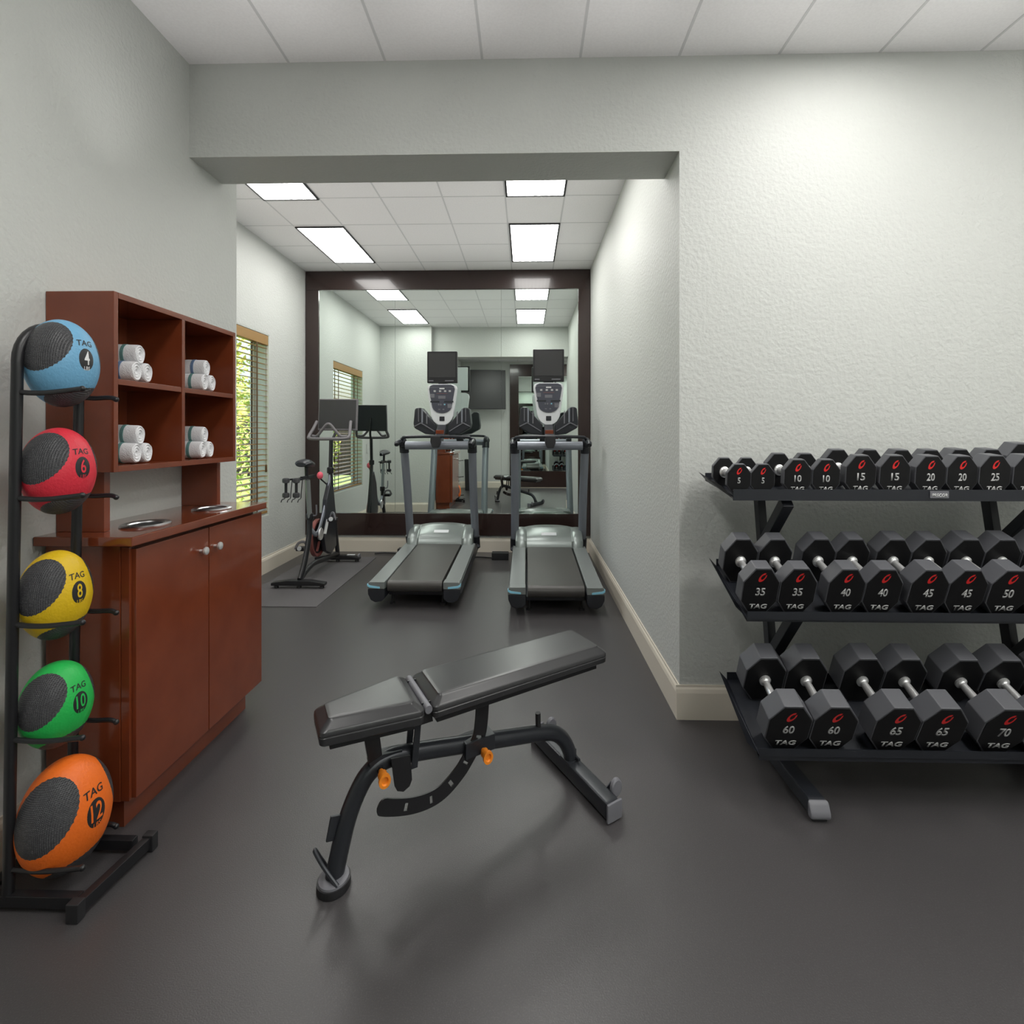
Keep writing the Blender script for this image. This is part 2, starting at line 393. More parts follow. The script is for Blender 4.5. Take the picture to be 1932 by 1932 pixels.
# ------------------------------------------------------------------ towel cabinet
t = thing('towel_cabinet', 'cherry wood towel cabinet with two doors and cubby hutch against left wall', 'cabinet', (-1.48, 2.29, 0)); o_ = t.location.copy()
W0 = XL + .018
bm = BM(); box(bm, (W0, 1.875, 0), (-1.38, 2.70, .113)); obj('plinth', bm, 'wood', t, off=o_)
bm = BM(); box(bm, (W0, 1.832, .113), (-1.362, 2.742, .975), .002); obj('cabinet_body', bm, 'wood', t, off=o_)
bm = BM(); box(bm, (XL + .002, 1.80, .976), (-1.298, 2.752, 1.008), .004); top = obj('worktop', bm, 'wood_top', t, off=o_)
for cy in (2.045, 2.483):
    bm = BM(); lathe(bm, [(.052, 0), (.074, 0), (.076, .004), (.070, .009), (.056, .006), (.052, .0)], (-1.422, cy, 1.008), n=36, sc=(1, 1.30)); h = obj('waste_ring', bm, 'brushed', top, off=o_)
    bm = BM(); lathe(bm, [(.0515, .0004), (.0512, .002)], (-1.422, cy, 1.008), n=32, sc=(1, 1.30)); obj('waste_hole_shade', bm, 'dark_print_hole', h, off=o_)  # flat dark disc paints the shade of a hole, worktop is solid
bm = BM(); box(bm, (-1.360, 1.834, .115), (-1.332, 1.846, .968), .001); obj('face_strip', bm, 'wood', t, off=o_)
for y0, y1, ky in ((1.848, 2.277, 2.215), (2.283, 2.740, 2.318)):
    bm = BM(); box(bm, (-1.358, y0, .118), (-1.318, y1, .960), .002); d = obj('door', bm, 'wood', t, off=o_)
    bm = BM(); lathe(bm, [(.005, 0), (.005, .012), (.011, .018), (.014, .024), (.013, .030), (.006, .033)], (-1.318, ky, .876), 'x', 16, sc=(1.2, 1.2)); obj('knob', bm, 'chrome', d, off=o_)
bm = BM(); HX = -1.397; HB = XL + .002
Y0, Y1, Z0, Z1 = 1.85, 2.64, 1.218, 1.834; T = .021
box(bm, (HB, Y0, Z0), (HX, Y0 + T, Z1), .0015); box(bm, (HB, Y1 - T, Z0), (HX, Y1, Z1), .0015)
box(bm, (HB, Y0 + T, Z0), (HX, Y1 - T, Z0 + T), .0015); box(bm, (HB, Y0 + T, Z1 - T), (HX, Y1 - T, Z1), .0015)
box(bm, (HB, 2.224, Z0 + T), (HX, 2.244, Z1 - T), .001)
box(bm, (HB, Y0 + T, Z0 + T), (HB + .008, Y1 - T, Z1 - T))
h = obj('hutch', bm, 'wood', t, off=o_)
for a, b_ in ((Y0 + T, 2.224), (2.244, Y1 - T)):
    bm = BM(); box(bm, (HB + .008, a, 1.518), (HX - .002, b_, 1.538), .001); obj('shelf', bm, 'wood', h, off=o_)
for y in (1.892, 2.597):
    bm = BM(); box(bm, (HB, y, 1.0085), (-1.463, y + .028, 1.2178), .001); obj('hutch_support', bm, 'wood', t, off=o_)

# rolled towels
def towel(stripe):
    t = thing('rolled_towel', '', 'towel')
    bm = BM(); n = 28; rings = []; ry, rz = .0265, .0370
    prof = [(-.170, .86), (-.164, .98), (-.155, 1.0), (-.08, 1.02), (-.012, 1.0), (-.003, .95), (0, .84), (-.004, .70), (-.001, .56), (-.006, .42), (-.003, .28), (-.010, .12)]
    for x, k in prof:
        ring = []
        for j in range(n):
            a = 2 * PI * j / n; w_ = 1 + .03 * math.sin(3 * a + x * 40) + .02 * math.sin(5 * a - x * 60) + (.05 if (k > .9 and 1 < j < 4) else 0)
            ring.append(bm.verts.new((x, ry * k * w_ * math.cos(a), rz + rz * k * w_ * math.sin(a) * (1 if math.sin(a) > -.8 else .96))))
        rings.append(ring)
    for a, b_ in zip(rings, rings[1:]):
        for j in range(n): bm.faces.new((a[j], a[(j + 1) % n], b_[(j + 1) % n], b_[j]))
    bm.faces.new(rings[0][::-1]); bm.faces.new(rings[-1]); obj('towel_roll', bm, 'towel', t)
    bm = BM(); pr = [(-.062, 1.03), (-.061, 1.07), (-.049, 1.07), (-.048, 1.03)]; rings = []
    for x, k in pr:
        rings.append([bm.verts.new((x, ry * k * math.cos(2 * PI * j / n) * (1.05 if 1 < j < 4 else 1), rz + rz * k * math.sin(2 * PI * j / n) * (1.04 if 1 < j < 4 else (1 if math.sin(2 * PI * j / n) > -.8 else .955)))) for j in range(n)])
    for a, b_ in zip(rings, rings[1:]):
        for j in range(n): bm.faces.new((a[j], a[(j + 1) % n], b_[(j + 1) % n], b_[j]))
    obj('towel_stripe', bm, stripe, t); return t
protos = {'g': towel('stripe_green'), 'b': towel('stripe_blue')}; used = set()
cub = [(2.030, 1.5385, 'upper left cubby', 'bgg'), (2.460, 1.5385, 'upper right cubby', 'ggb'), (2.030, 1.2395, 'lower left cubby', 'ggg'), (2.445, 1.2395, 'lower right cubby', 'ggg')]
for cy, cz, nm, cs in cub:
    for (dy, dz, dx, pos), c in zip([(-.030, 0, .010, 'bottom left roll'), (.026, 0, .012, 'bottom right roll'), (.002, .0655, .0, 'top roll of three')], cs):
        P = protos[c]; loc = (-1.412 + dx - .02 + (0 if nm.endswith('left cubby') else .0), cy + dy, cz + dz + .002)
        lab = 'white rolled towel with %s stripe, %s, %s' % ({'g': 'green', 'b': 'blue'}[c], pos, nm)
        if c not in used:
            used.add(c); P.location = loc; P['label'] = lab; P['group'] = 'rolled towels in the cabinet cubbies'
        else: dup(P, loc, None, lab, 'rolled towels in the cabinet cubbies')

# ------------------------------------------------------------------ ball rack and medicine balls
t = thing('ball_rack', 'black metal medicine ball rack standing before the cherry cabinet', 'rack', (-1.40, 1.655, 0)); o_ = t.location.copy()
PX, PYN, PYF = -1.472, 1.545, 1.765
bm = BM(); hy, hr = (PYN + PYF) / 2, (PYF - PYN) / 2
pth = [(PX + .026, hy - hr * math.cos(a), 1.555 + .113 * math.sin(a)) for a in [PI * k / 16 for k in range(17)]]
pth = [(PX, PYN, .03), (PX + .012, PYN, .8), (PX + .024, PYN, 1.45), (PX + .026, PYN, 1.53)] + pth + [(PX + .026, PYF, 1.53), (PX + .024, PYF, 1.45), (PX + .012, PYF, .8), (PX, PYF, .03)]
tube(bm, pth, .0145, 14)
obj('upright_hoop', bm, 'blackmetal', t, off=o_)
for y in (PYN, PYF):
    bm = BM(); box(bm, (-1.60, y - .014, .012), (-1.262, y + .014, .045), .003); obj('base_rail', bm, 'blackmetal', t, off=o_)
bm = BM(); bar(bm, (-1.248, 1.52, .030), (-1.222, 1.775, .030), .026, .036); cb = obj('base_crossbar', bm, 'blackmetal', t, off=o_)
for x, y in ((-1.250, 1.512), (-1.221, 1.776)):
    bm = BM(); box(bm, (x - .018, y - .015, 0), (x + .018, y + .015, .054), .004); obj('rubber_foot', bm, 'rubber', cb, off=o_)
bm = BM(); box(bm, (-1.60, 1.53, 0), (-1.57, 1.78, .012), .002); obj('rear_pad', bm, 'rubber', t, off=o_)
BALLS = [  # colour, number, x, z, radii, near arm z, far arm z
    ('blue', '4', -1.409, 1.563, (.084, .106, .132), 1.465, 1.464), ('red', '6', -1.420, 1.237, (.084, .106, .131), 1.163, 1.148),
    ('yellow', '8', -1.430, .861, (.083, .104, .133), .803, .775), ('green', '10', -1.427, .529, (.084, .104, .126), .476, .422),
    ('orange', '12', -1.398, .195, (.106, .134, .166), .107, .085)]
YC = 1.655
for (c, num, x, z, R, zn, zf) in BALLS:
    for y, za, tip, dz in ((PYN, zn, -1.258, .012), (PYF, zf, -1.325, -.004)):
        bm = BM(); px_ = PX + .008 + .014 * min(1, za)
        tube(bm, smooth_path([(px_, y, za + .004), (-1.40, y, za), (-1.345, y, za + .002), (tip, y, za + dz)], 5), .0075, 10)
        ball(bm, (tip, y, za + dz), .0085); obj('support_arm', bm, 'blackmetal', t, off=o_)
def unit_cap(bm, d, a, b_, up, R, rad=1.0, nr=7, na=36, power=1.0):
    """elliptical cap on the ellipsoid R around unit direction d; up orients semi-axis b_"""
    d = Vector(d).normalized(); v = (Vector(up) - d * Vector(up).dot(d)).normalized(); u = v.cross(d)
    c0 = bm.verts.new(Vector([d[i] * R[i] * rad for i in range(3)])); prev = None
    for k in range(1, nr + 1):
        ring = []; q = (k / nr)
        for j in range(na):
            th = 2 * PI * j / na; e = Vector((math.cos(th) * a, math.sin(th) * b_)) * q; ang = e.length
            w = (u * e.x + v * e.y).normalized(); p = d * math.cos(ang) + w * math.sin(ang)
            rr = rad if k < nr else 1.0 - .004
            ring.append(bm.verts.new(Vector([p[i] * R[i] * rr for i in range(3)])))
        for j in range(na):
            if prev is None: bm.faces.new((c0, ring[j], ring[(j + 1) % na]))
            else: bm.faces.new((prev[j], ring[j], ring[(j + 1) % na], prev[(j + 1) % na]))
        prev = ring
def wrap(bm, d, up, R, rad, size):
    d = Vector(d).normalized(); v = (Vector(up) - d * Vector(up).dot(d)).normalized(); u = v.cross(d)
    for w in bm.verts:
        e = Vector((w.co.x, w.co.z)) * size; ang = e.length
        if ang > 1e-6:
            q = (u * e.x + v * e.y) / ang; p = d * math.cos(ang) + q * math.sin(ang)
        else: p = d
        w.co = Vector([p[i] * R[i] * rad for i in range(3)])

place = {'blue': 'on the top tier of the rack', 'red': 'on the second tier, under the blue one', 'yellow': 'on the middle tier of the rack', 'green': 'on the fourth tier, above the orange one', 'orange': 'largest, on the bottom tier of the rack'}
for (c, num, x, z, R, zn, zf) in BALLS:
    t = thing('medicine_ball', '%s medicine ball marked %s %s' % (c, num, place[c]), 'medicine ball', (x, YC, z), group='medicine balls on the rack')
    bm = BM(); bmesh.ops.create_uvsphere(bm, u_segments=112, v_segments=64, radius=1)
    for v in bm.verts: v.co = Vector([v.co[i] * R[i] for i in range(3)])
    obj('ball_shell', bm, 'ball_' + c, t)
    for d, a, b_, up in (((.2, -.88, .4), .88, .70, (-.45, .35, .8)), ((.32, .06, -.945), .86, .70, (1, 0, .3)), ((.40, .87, .30), .62, .62, (0, 0, 1)), ((-.85, .2, .35), .7, .55, (0, 0, 1))):
        bm = BM(); unit_cap(bm, d, a, b_, up, R, 1.008); obj('grip_patch', bm, 'mesh', t)
    bm = BM(); unit_cap(bm, (.97, -.08, .08), .27, .285, (0, 0, 1), R, 1.006, nr=4); bd = obj('weight_badge', bm, 'dark_print_hole', t)
    bm = text_bm(num, .17 if len(num) == 1 else .30, .31, .012, fine=1); wrap(bm, (.97, -.08, .11), (0, 0, 1), R, 1.012, 1.0); obj('number_print', bm, 'ball_' + c if c not in ('blue',) else 'white', bd)
    bm = text_bm('LBS', .19, .085, .01, fine=1); wrap(bm, (.97, -.08, -.12), (0, 0, 1), R, 1.012, 1.0); obj('unit_print', bm, 'ball_' + c if c not in ('blue',) else 'white', bd)
    bm = text_bm('TAG', .50, .15, .014, .15, fine=1); wrap(bm, (.88, -.06, .45), (0, 0, 1), R, 1.008, 1.0); obj('maker_print', bm, 'dark_print_hole', t)

# ------------------------------------------------------------------ dumbbell rack
RX0, RX1 = .797, 2.42
SH = [  # name, front y, back y, lip bottom z, lip top z, surface z at front face, slope deg, face y
    ('top', 2.250, 2.600, 1.082, 1.127, 1.104, 6.0, 2.270), ('middle', 2.110, 2.450, .652, .682, .661, 20.0, 2.140), ('bottom', 2.000, 2.320, .203, .230, .206, 24.0, 2.030)]
t = thing('dumbbell_rack', 'black three shelf dumbbell rack standing along the right wall', 'rack', (1.62, 2.3, 0)); o_ = t.location.copy()
for nm, yf, yb, z0, z1, zs, sl_, fy in SH:
    tn = math.tan(math.radians(sl_)); zf = zs - .001 - tn * (fy - yf)
    bm = BM()
    def S(y, dz=0): return zf + tn * (y - yf) + dz
    prof = [(yf, z0), (yf, z1), (yf + .004, z1), (yf + .005, S(yf + .005)), (yb, S(yb)), (yb, S(yb, .03)), (yb + .004, S(yb, .03)), (yb + .004, S(yb, -.006)), (yf + .006, min(S(yf, -.006), z0 + .012)), (yf + .006, z0)]
    xx = RX0 + .032
    A = [bm.verts.new((xx, a, h)) for a, h in prof]; B = [bm.verts.new((RX1, a, h)) for a, h in prof]
    bm.faces.new(A); bm.faces.new(B[::-1])
    for i in range(len(prof)): j = (i + 1) % len(prof); bm.faces.new((A[i], B[i], B[j], A[j]))
    sh = obj('shelf', bm, 'rack', t, False, off=o_)
    for xa, xb in ((RX0, xx), (RX1 + .032, RX1)):   # flared end plates
        bm = BM(); v = [bm.verts.new(p) for p in [(xa, yf + .03, S(yf + .03, .030)), (xa, yb, S(yb, .035)), (xb, yb, S(yb)), (xb, yf, z0 + .008), (xb - (xb - xa) * .1, yf, z0 + .008)]]
        f = bm.faces.new(v); q = bmesh.ops.solidify(bm, geom=[f], thickness=.004); obj('end_plate', bm, 'rack', sh, False, off=o_)
xs_up = (1.055, 2.07)
for k, x in enumerate(xs_up):
    bm = BM(); bar(bm, (x, 2.36, .05), (x, 2.555, 1.09), .035, .05, .004, up=(0, 1, 0)); up_ = obj('upright', bm, 'rack', t, off=o_)
    for (y0, z0), (y1, z1) in (((2.475, .88), (2.28, 1.085)), ((2.41, .40), (2.20, .655))):
        bm = BM(); bar(bm, (x, y0 + .03, z0 - .03), (x, y1, z1 - .012), .045, .045, .004); obj('shelf_bracket', bm, 'rack', up_, off=o_)
    bm = BM(); bar(bm, (x + .0, 2.40, .22), (x + .0, 2.08, .19), .04, .03, .003); obj('shelf_bracket', bm, 'rack', up_, off=o_)
    bm = BM(); fx = x - .035
    prof = [(2.62, 0.012), (2.62, .060), (1.99, .072), (1.966, .060), (1.955, .030), (1.955, .012)]
    prism(bm, prof, fx - .031, fx + .031, 'x', .010); ft = obj('floor_foot', bm, 'rack', t, off=o_)
    bm = BM(); prism(bm, [(1.978, .012), (1.978, .0705), (1.966, .062), (1.950, .032), (1.950, .012)], fx - .036, fx + .036, 'x', .008); obj('end_cap', bm, 'greycap', ft, off=o_)
    bm = BM(); box(bm, (fx - .025, 1.962, 0), (fx + .025, 2.0, .0135), .001); obj('rubber_foot', bm, 'rubber', ft, off=o_)
    bm = BM(); box(bm, (fx - .025, 2.56, 0), (fx + .025, 2.60, .0135), .001); obj('rubber_foot', bm, 'rubber', ft, off=o_)
bm = BM(); box(bm, (1.599, 2.2455, 1.094), (1.672, 2.2498, 1.122), .0008); lb = obj('name_label', bm, 'greycap', t, off=o_)
bm = text_bm('PRECOR', .060, .0125, .015, .15); bmesh.ops.translate(bm, verts=bm.verts, vec=(1.636, 2.2452, 1.106)); obj('label_lettering', bm, 'white', lb, False, off=o_)

# ------------------------------------------------------------------ dumbbells
def octo(w, h):
    c = .29 * w; d = .29 * h
    return [(-w / 2 + c, 0), (w / 2 - c, 0), (w / 2, d), (w / 2, h - d), (w / 2 - c, h), (-w / 2 + c, h), (-w / 2, h - d), (-w / 2, d)]
def logo_bm(s):
    bm = BM(); n = 30; A = []; B = []
    for i in range(n + 1):
        a = math.radians(72 + 328 * i / n); k = i / n
        ri = .40 + .50 * abs(k - .45) ** 1.1
        p = lambda r: Vector((r * math.cos(a) * .66 + r * math.sin(a) * .42, 0, r * math.sin(a) * 1.05))
        A.append(bm.verts.new(p(1) * s)); B.append(bm.verts.new(p(ri) * s))
    for i in range(n): bm.faces.new((A[i], A[i + 1], B[i + 1], B[i]))
    return bm
def dumbbell(num, w, h, L, hl, tag_z, num_z, logo_z):
    t = thing('dumbbell', '', 'dumbbell')
    tot = 2 * L + hl
    for a, b_ in ((0, L), (L + hl, tot)):
        bm = BM(); prism(bm, octo(w, h), a, b_, 'y', .0035); hd = obj('weight_head', bm, 'urethane', t)
        # flat disc on each end, darkened to paint shade against the overhead-lit sides
        for y in ((a - .0006), (b_ + .0006)):
            p2 = [(u * .94, h * .03 + v * .94) for u, v in octo(w, h)]
            bm = BM(); prism(bm, p2, y - .0008, y + .0008, 'y'); fc = obj('head_face', bm, 'face', hd, False)
    bm = BM(); r = .0125
    pr = [(r * 1.7, L), (r * 1.7, L + .008), (r * 1.25, L + .012), (r * 1.0, L + .018), (r * 1.12, L + hl / 2), (r * 1.0, L + hl - .018), (r * 1.25, L + hl - .012), (r * 1.7, L + hl - .008), (r * 1.7, L + hl)]
    lathe(bm, [(a, b_) for a, b_ in pr], (0, 0, h / 2), 'y', 16, sc=(1, 1.15)); obj('handle', bm, 'chrome', t)
    bm = logo_bm(w * .135); bmesh.ops.translate(bm, verts=bm.verts, vec=(0, -.0018, h * logo_z)); obj('logo_print', bm, 'red', t, False)
    bm = text_bm(num, (.12 if len(num) == 1 else .255) * w, w * .255, .022); bmesh.ops.translate(bm, verts=bm.verts, vec=(0, -.0015, h * num_z)); obj('number_print', bm, 'silverprint', t, False)
    bm = text_bm('TAG', w * .48, w * .155, .03, .12); bmesh.ops.translate(bm, verts=bm.verts, vec=(0, -.0015, h * (tag_z if num != '5' else .085))); obj('maker_print', bm, 'silverprint', t, False)
    return t
ROWS = {
 'top': [('5', [1393, 1438], .097, .124, .020, .150, 0), ('10', [1503.5, 1557], .111, .143, .030, .140, 0), ('15', [1622, 1686], .122, .160, .040, .130, 0), ('20', [1753, 1812.5], .122, .158, .055, .122, 0), ('25', [1874, 1938], .124, .160, .065, .118, 0), ('30', [2003], .140, .185, .070, .115, 0)],
 'middle': [('35', [1427, 1496], .136, .205, .057, .150, 0), ('40', [1585, 1654], .136, .204, .064, .148, 0), ('45', [1738, 1809.5], .140, .203, .072, .142, 0), ('50', [1887, 1960], .143, .203, .076, .140, 0), ('55', [2040], .152, .207, .080, .138, 0)],
 'bottom': [('60', [1476.6, 1560], .154, .222, .078, .138, 0), ('65', [1674.5, 1759.6], .157, .222, .083, .134, 0), ('70', [1874, 1960], .159, .222, .088, .128, 0), ('75', [2068], .165, .226, .092, .126, 0)]}
for nm, yf, yb, z0, z1, zs, sl_, fy in SH:
    for num, pxs, w, h, L, hl, tz in ROWS[nm]:
        first = None
        for i, px in enumerate(pxs):
            a = (px - 966) / 1050; ct, st = math.cos(YAW), math.sin(YAW)
            x = (a * ct - st) / (a * st + ct) * fy
            side = ['left', 'right'][i]
            lab = 'black eight sided dumbbell marked %s on the %s shelf, %s one of its pair' % (num, nm, side) if len(pxs) > 1 else 'black eight sided dumbbell at the right end of the %s shelf, beside the %s' % (nm, {'top': '25s', 'middle': '50s', 'bottom': '70s'}[nm])
            if first is None:
                first = dumbbell(num, w, h, L, hl, *{'top': (.165, .455, .765), 'middle': (.19, .505, .81), 'bottom': (.205, .50, .775)}[nm]); o = first
            else: o = dup(first)
            o.location = (x, fy, zs + .0006); o.rotation_euler = (math.radians(sl_), 0, 0); o['label'] = lab; o['group'] = 'dumbbells on the %s rack shelf' % nm

# ------------------------------------------------------------------ bench
BA = Vector((-.574, 1.646, 0)); BANG = math.atan2(.6009558, .79928219); SK = .18
t = thing('weight_bench', 'black padded adjustable weight bench with orange knobs in the middle of the floor', 'bench', BA, (0, 0, BANG))
def bench(name, bm, m, parent=None, smooth=True, label=None):
    for v in bm.verts: v.co.x += SK * v.co.y
    return obj(name, bm, m, parent or t, smooth, label=label)
def pad(s0, s1, wa, wb, zt, th, inset=.030, ch=.026):
    """upholstered pad: outer rim half widths wa (s0 end) .. wb (s1 end)"""
    bm = BM(); rings = []
    def ring(z, ins, r):
        out = []; k = 5
        a, b_ = s0 + ins, s1 - ins; ya, yb = wa - ins, wb - ins
        for cx, cy, ph in ((b_, yb, 0), (a, ya, 90), (a, -ya, 180), (b_, -yb, 270)):
            sx = 1 if cx == b_ else -1; sy = 1 if cy > 0 else -1
            for j in range(k + 1):
                th_ = math.radians(ph + 90 * j / k)
                out.append(bm.verts.new((cx - sx * r + r * math.cos(th_), cy - sy * r + r * math.sin(th_), z)))
        return out
    for z, ins, r in ((zt - th, .016, .012), (zt - th, .006, .016), (zt - th + .004, .002, .018), (zt - ch - .016, 0, .020), (zt - ch - .013, .003, .018), (zt - ch - .010, 0, .020), (zt - ch, .001, .020), (zt - ch + .006, .006, .020), (zt - .008, inset * .85, .016), (zt - .002, inset, .012), (zt, inset + .012, .010)):
        rings.append(ring(z, ins, r))
    for a, b_ in zip(rings, rings[1:]):
        n = len(a)
        for j in range(n): bm.faces.new((a[j], a[(j + 1) % n], b_[(j + 1) % n], b_[j]))
    bm.faces.new(rings[0][::-1]); bm.faces.new(rings[-1]); return bm
seat = bench('seat_pad', pad(-.052, .262, .082, .130, .532, .066), 'vinyl')
bm = BM(); prism(bm, [(-.020, -.060), (.235, -.100), (.235, .100), (-.020, .060)], .444, .466, 'z', .002); bench('pad_board', bm, 'blackmetal', seat)
back = bench('back_pad', pad(.288, 1.040, .128, .128, .530, .062), 'vinyl')
bm = BM(); prism(bm, [(.310, -.100), (1.0, -.100), (1.0, .100), (.310, .100)], .442, .468, 'z', .002); bench('pad_board', bm, 'blackmetal', back)
bm = BM(); tube(bm, smooth_path([(0.0, 0, .020), (.018, 0, .10), (.040, 0, .18), (.068, 0, .245), (.105, 0, .297), (.16, 0, .322), (.25, 0, .315), (.45, 0, .277), (.65, 0, .238), (.78, 0, .212), (.85, 0, .192), (.90, 0, .150), (.930, 0, .095), (.935, 0, .062)], 5), .029, 18, ry=.027)
fr = bench('main_frame', bm, 'benchmetal')
# front foot with moving handle
bm = BM(); lathe(bm, [(.050, 0), (.052, .004), (.051, .024)], (0, 0, 0), n=32, sc=(1, 1.05)); ff = bench('foot_pad', bm, 'rubber')
bm = BM(); lathe(bm, [(.047, .024), (.046, .030), (.032, .036)], (0, 0, 0), n=32, sc=(1, 1.05)); bench('foot_flange', bm, 'greycap', ff)
bm = BM(); tube(bm, smooth_path([(.005, -.045, .030), (-.030, -.010, .075), (-.052, .012, .112), (-.052, .020, .116), (-.035, .034, .075), (-.015, .045, .032)], 4), .006, 8); bench('carry_handle', bm, 'benchmetal')
bm = BM(); bar(bm, (.013, .0, .135), (.027, .0, .205), .010, .075, .002, up=(1, 0, 0)); bench('frame_tab', bm, 'benchmetal', fr)
# rear cross bar: rounded rectangular tube with caps, wheels
c0, c1 = (.936, -.284, .036), (.936, .268, .036)
bm = BM(); bar(bm, c0, c1, .066, .062, .014); rb = bench('rear_crossbar', bm, 'benchmetal')
for s in (-1, 1):
    bm = BM(); yy = -.290 if s < 0 else .274; box(bm, (.900, yy - .006, .003), (.972, yy + .006, .070), .006); bench('end_cap', bm, 'greycap', rb)
    bm = BM(); lathe(bm, [(.022, -.010), (.026, -.006), (.026, .006), (.022, .010)], (.990, s * .235, .068), 'y', 20, sc=(1, 1.25)); bench('transport_wheel', bm, 'greycap', rb)
    bm = BM(); bar(bm, (.955, s * .215, .050), (.990, s * .215, .068), .006, .030, .002); bench('wheel_bracket', bm, 'benchmetal', rb)
bm = BM(); box(bm, (.905, -.034, .060), (.965, .034, .070), .002); tube(bm, [(.95, -.045, .078), (.95, .045, .078)], .006, 8); box(bm, (.935, -.010, .066), (.962, .010, .100), .002); bench('crossbar_bracket', bm, 'benchmetal', rb)
# hinge, seat post, links
bm = BM(); tube(bm, [(.276, -.118, .500), (.276, .118, .500)], .0125, 14); hg = bench('hinge_bar', bm, 'greycap')
for y in (-.085, .085):
    bm = BM(); prism(bm, [(.250, .444), (.300, .444), (.292, .510), (.262, .510)], y - .003, y + .003, 'y'); bench('hinge_plate', bm, 'blackmetal', hg)
for y in (-.036, .036):
    bm = BM(); prism(bm, [(.262, .500), (.282, .500), (.262, .285), (.240, .285)], y - .004, y + .004, 'y', .001); bench('seat_post_plate', bm, 'benchmetal')
bm = BM(); prism(bm, [(.085, .455), (.135, .455), (.150, .34), (.110, .318)], -.018, .018, 'y', .003); bench('seat_lift_link', bm, 'blackmetal')
bm = BM(); prism(bm, [(.105, .338), (.150, .352), (.215, .345), (.215, .330), (.150, .330), (.112, .310)], -.020, .020, 'y', .002); bench('frame_gusset', bm, 'benchmetal', fr)
bm = BM(); pr = [(.170, .345), (.235, .335)] + [(.212 + .030 * math.cos(a), .262 + .034 * math.sin(a)) for a in [math.radians(q) for q in (20, -10, -45, -90, -135, -170)]]
prism(bm, pr, -.045, -.038, 'y', .0015); bench('seat_adjust_plate', bm, 'blackmetal')
# slotted adjustment arc
cxs = smooth_path([(.513, 0, .455), (.507, 0, .36), (.494, 0, .30), (.452, 0, .243), (.418, 0, .207), (.362, 0, .170), (.308, 0, .158), (.243, 0, .164), (.172, 0, .186), (.132, 0, .206)], 6)
bm = BM(); n = len(cxs); slots = []
LA, LB, LC, LD = [], [], [], []
hw = .026
for i, p in enumerate(cxs):
    d = (cxs[min(i + 1, n - 1)] - cxs[max(i - 1, 0)]).normalized(); nn = Vector((-d.z, 0, d.x))
    w_ = hw * (1 if i < n - 3 else [.92, .7, .35][i - n + 3])
    row = []
    for q in (-1, -.46, .46, 1): row.append(p + nn * q * w_)
    LA.append(row)
for y in (-.0325, -.0265):
    LB.append([[bm.verts.new((p.x, y, p.z)) for p in row] for row in LA])
hole = lambda i: i % 8 == 3 and 8 < i < n - 4
for s, L_ in enumerate(LB):
    for i in range(n - 1):
        for q in range(3):
            if q == 1 and hole(i): continue
            f = (L_[i][q], L_[i + 1][q], L_[i + 1][q + 1], L_[i][q + 1]); bm.faces.new(f if s else f[::-1])
for i in range(n - 1):
    for q in (0, 3): bm.faces.new((LB[0][i][q], LB[0][i + 1][q], LB[1][i + 1][q], LB[1][i][q]))
    if hole(i):
        for q in (1, 2): bm.faces.new((LB[0][i][q], LB[0][i + 1][q], LB[1][i + 1][q], LB[1][i][q]))
        for e in (i, i + 1):
            if not hole(e if e > i else e - 1): bm.faces.new((LB[0][e][1], LB[0][e][2], LB[1][e][2], LB[1][e][1]))
for e in (0, n - 1):
    for q in range(3): bm.faces.new((LB[0][e][q], LB[0][e][q + 1], LB[1][e][q + 1], LB[1][e][q]))
bench('adjustment_arc', bm, 'blackmetal', smooth=False)
bm = BM(); box(bm, (.44, -.040, .245), (.56, .030, .300), .004); bench('arc_guide', bm, 'benchmetal', fr)
def knob(s, z):
    bm = BM(); lathe(bm, [(.008, 0), (.008, -.022), (.015, -.024), (.0135, -.042), (.019, -.050), (.019, -.060), (.012, -.060), (.009, -.054)], (s, -.030, z), 'y', 16, sc=(1, 1.15))
    k = bench('pull_pin_knob', bm, 'orange'); return k
for s_, z_ in ((.508, .258), (.140, .312)):
    k = knob(s_, z_)
    bm = BM(); tube(bm, [(s_, -.018, z_), (s_, -.034, z_)], .011, 12); bench('pin_housing', bm, 'blackmetal', k)
bm = BM(); tube(bm, [(.775, .0, .225), (.773, .0, .292)], .011, 12); bench('post_stop', bm, 'rubber', fr)

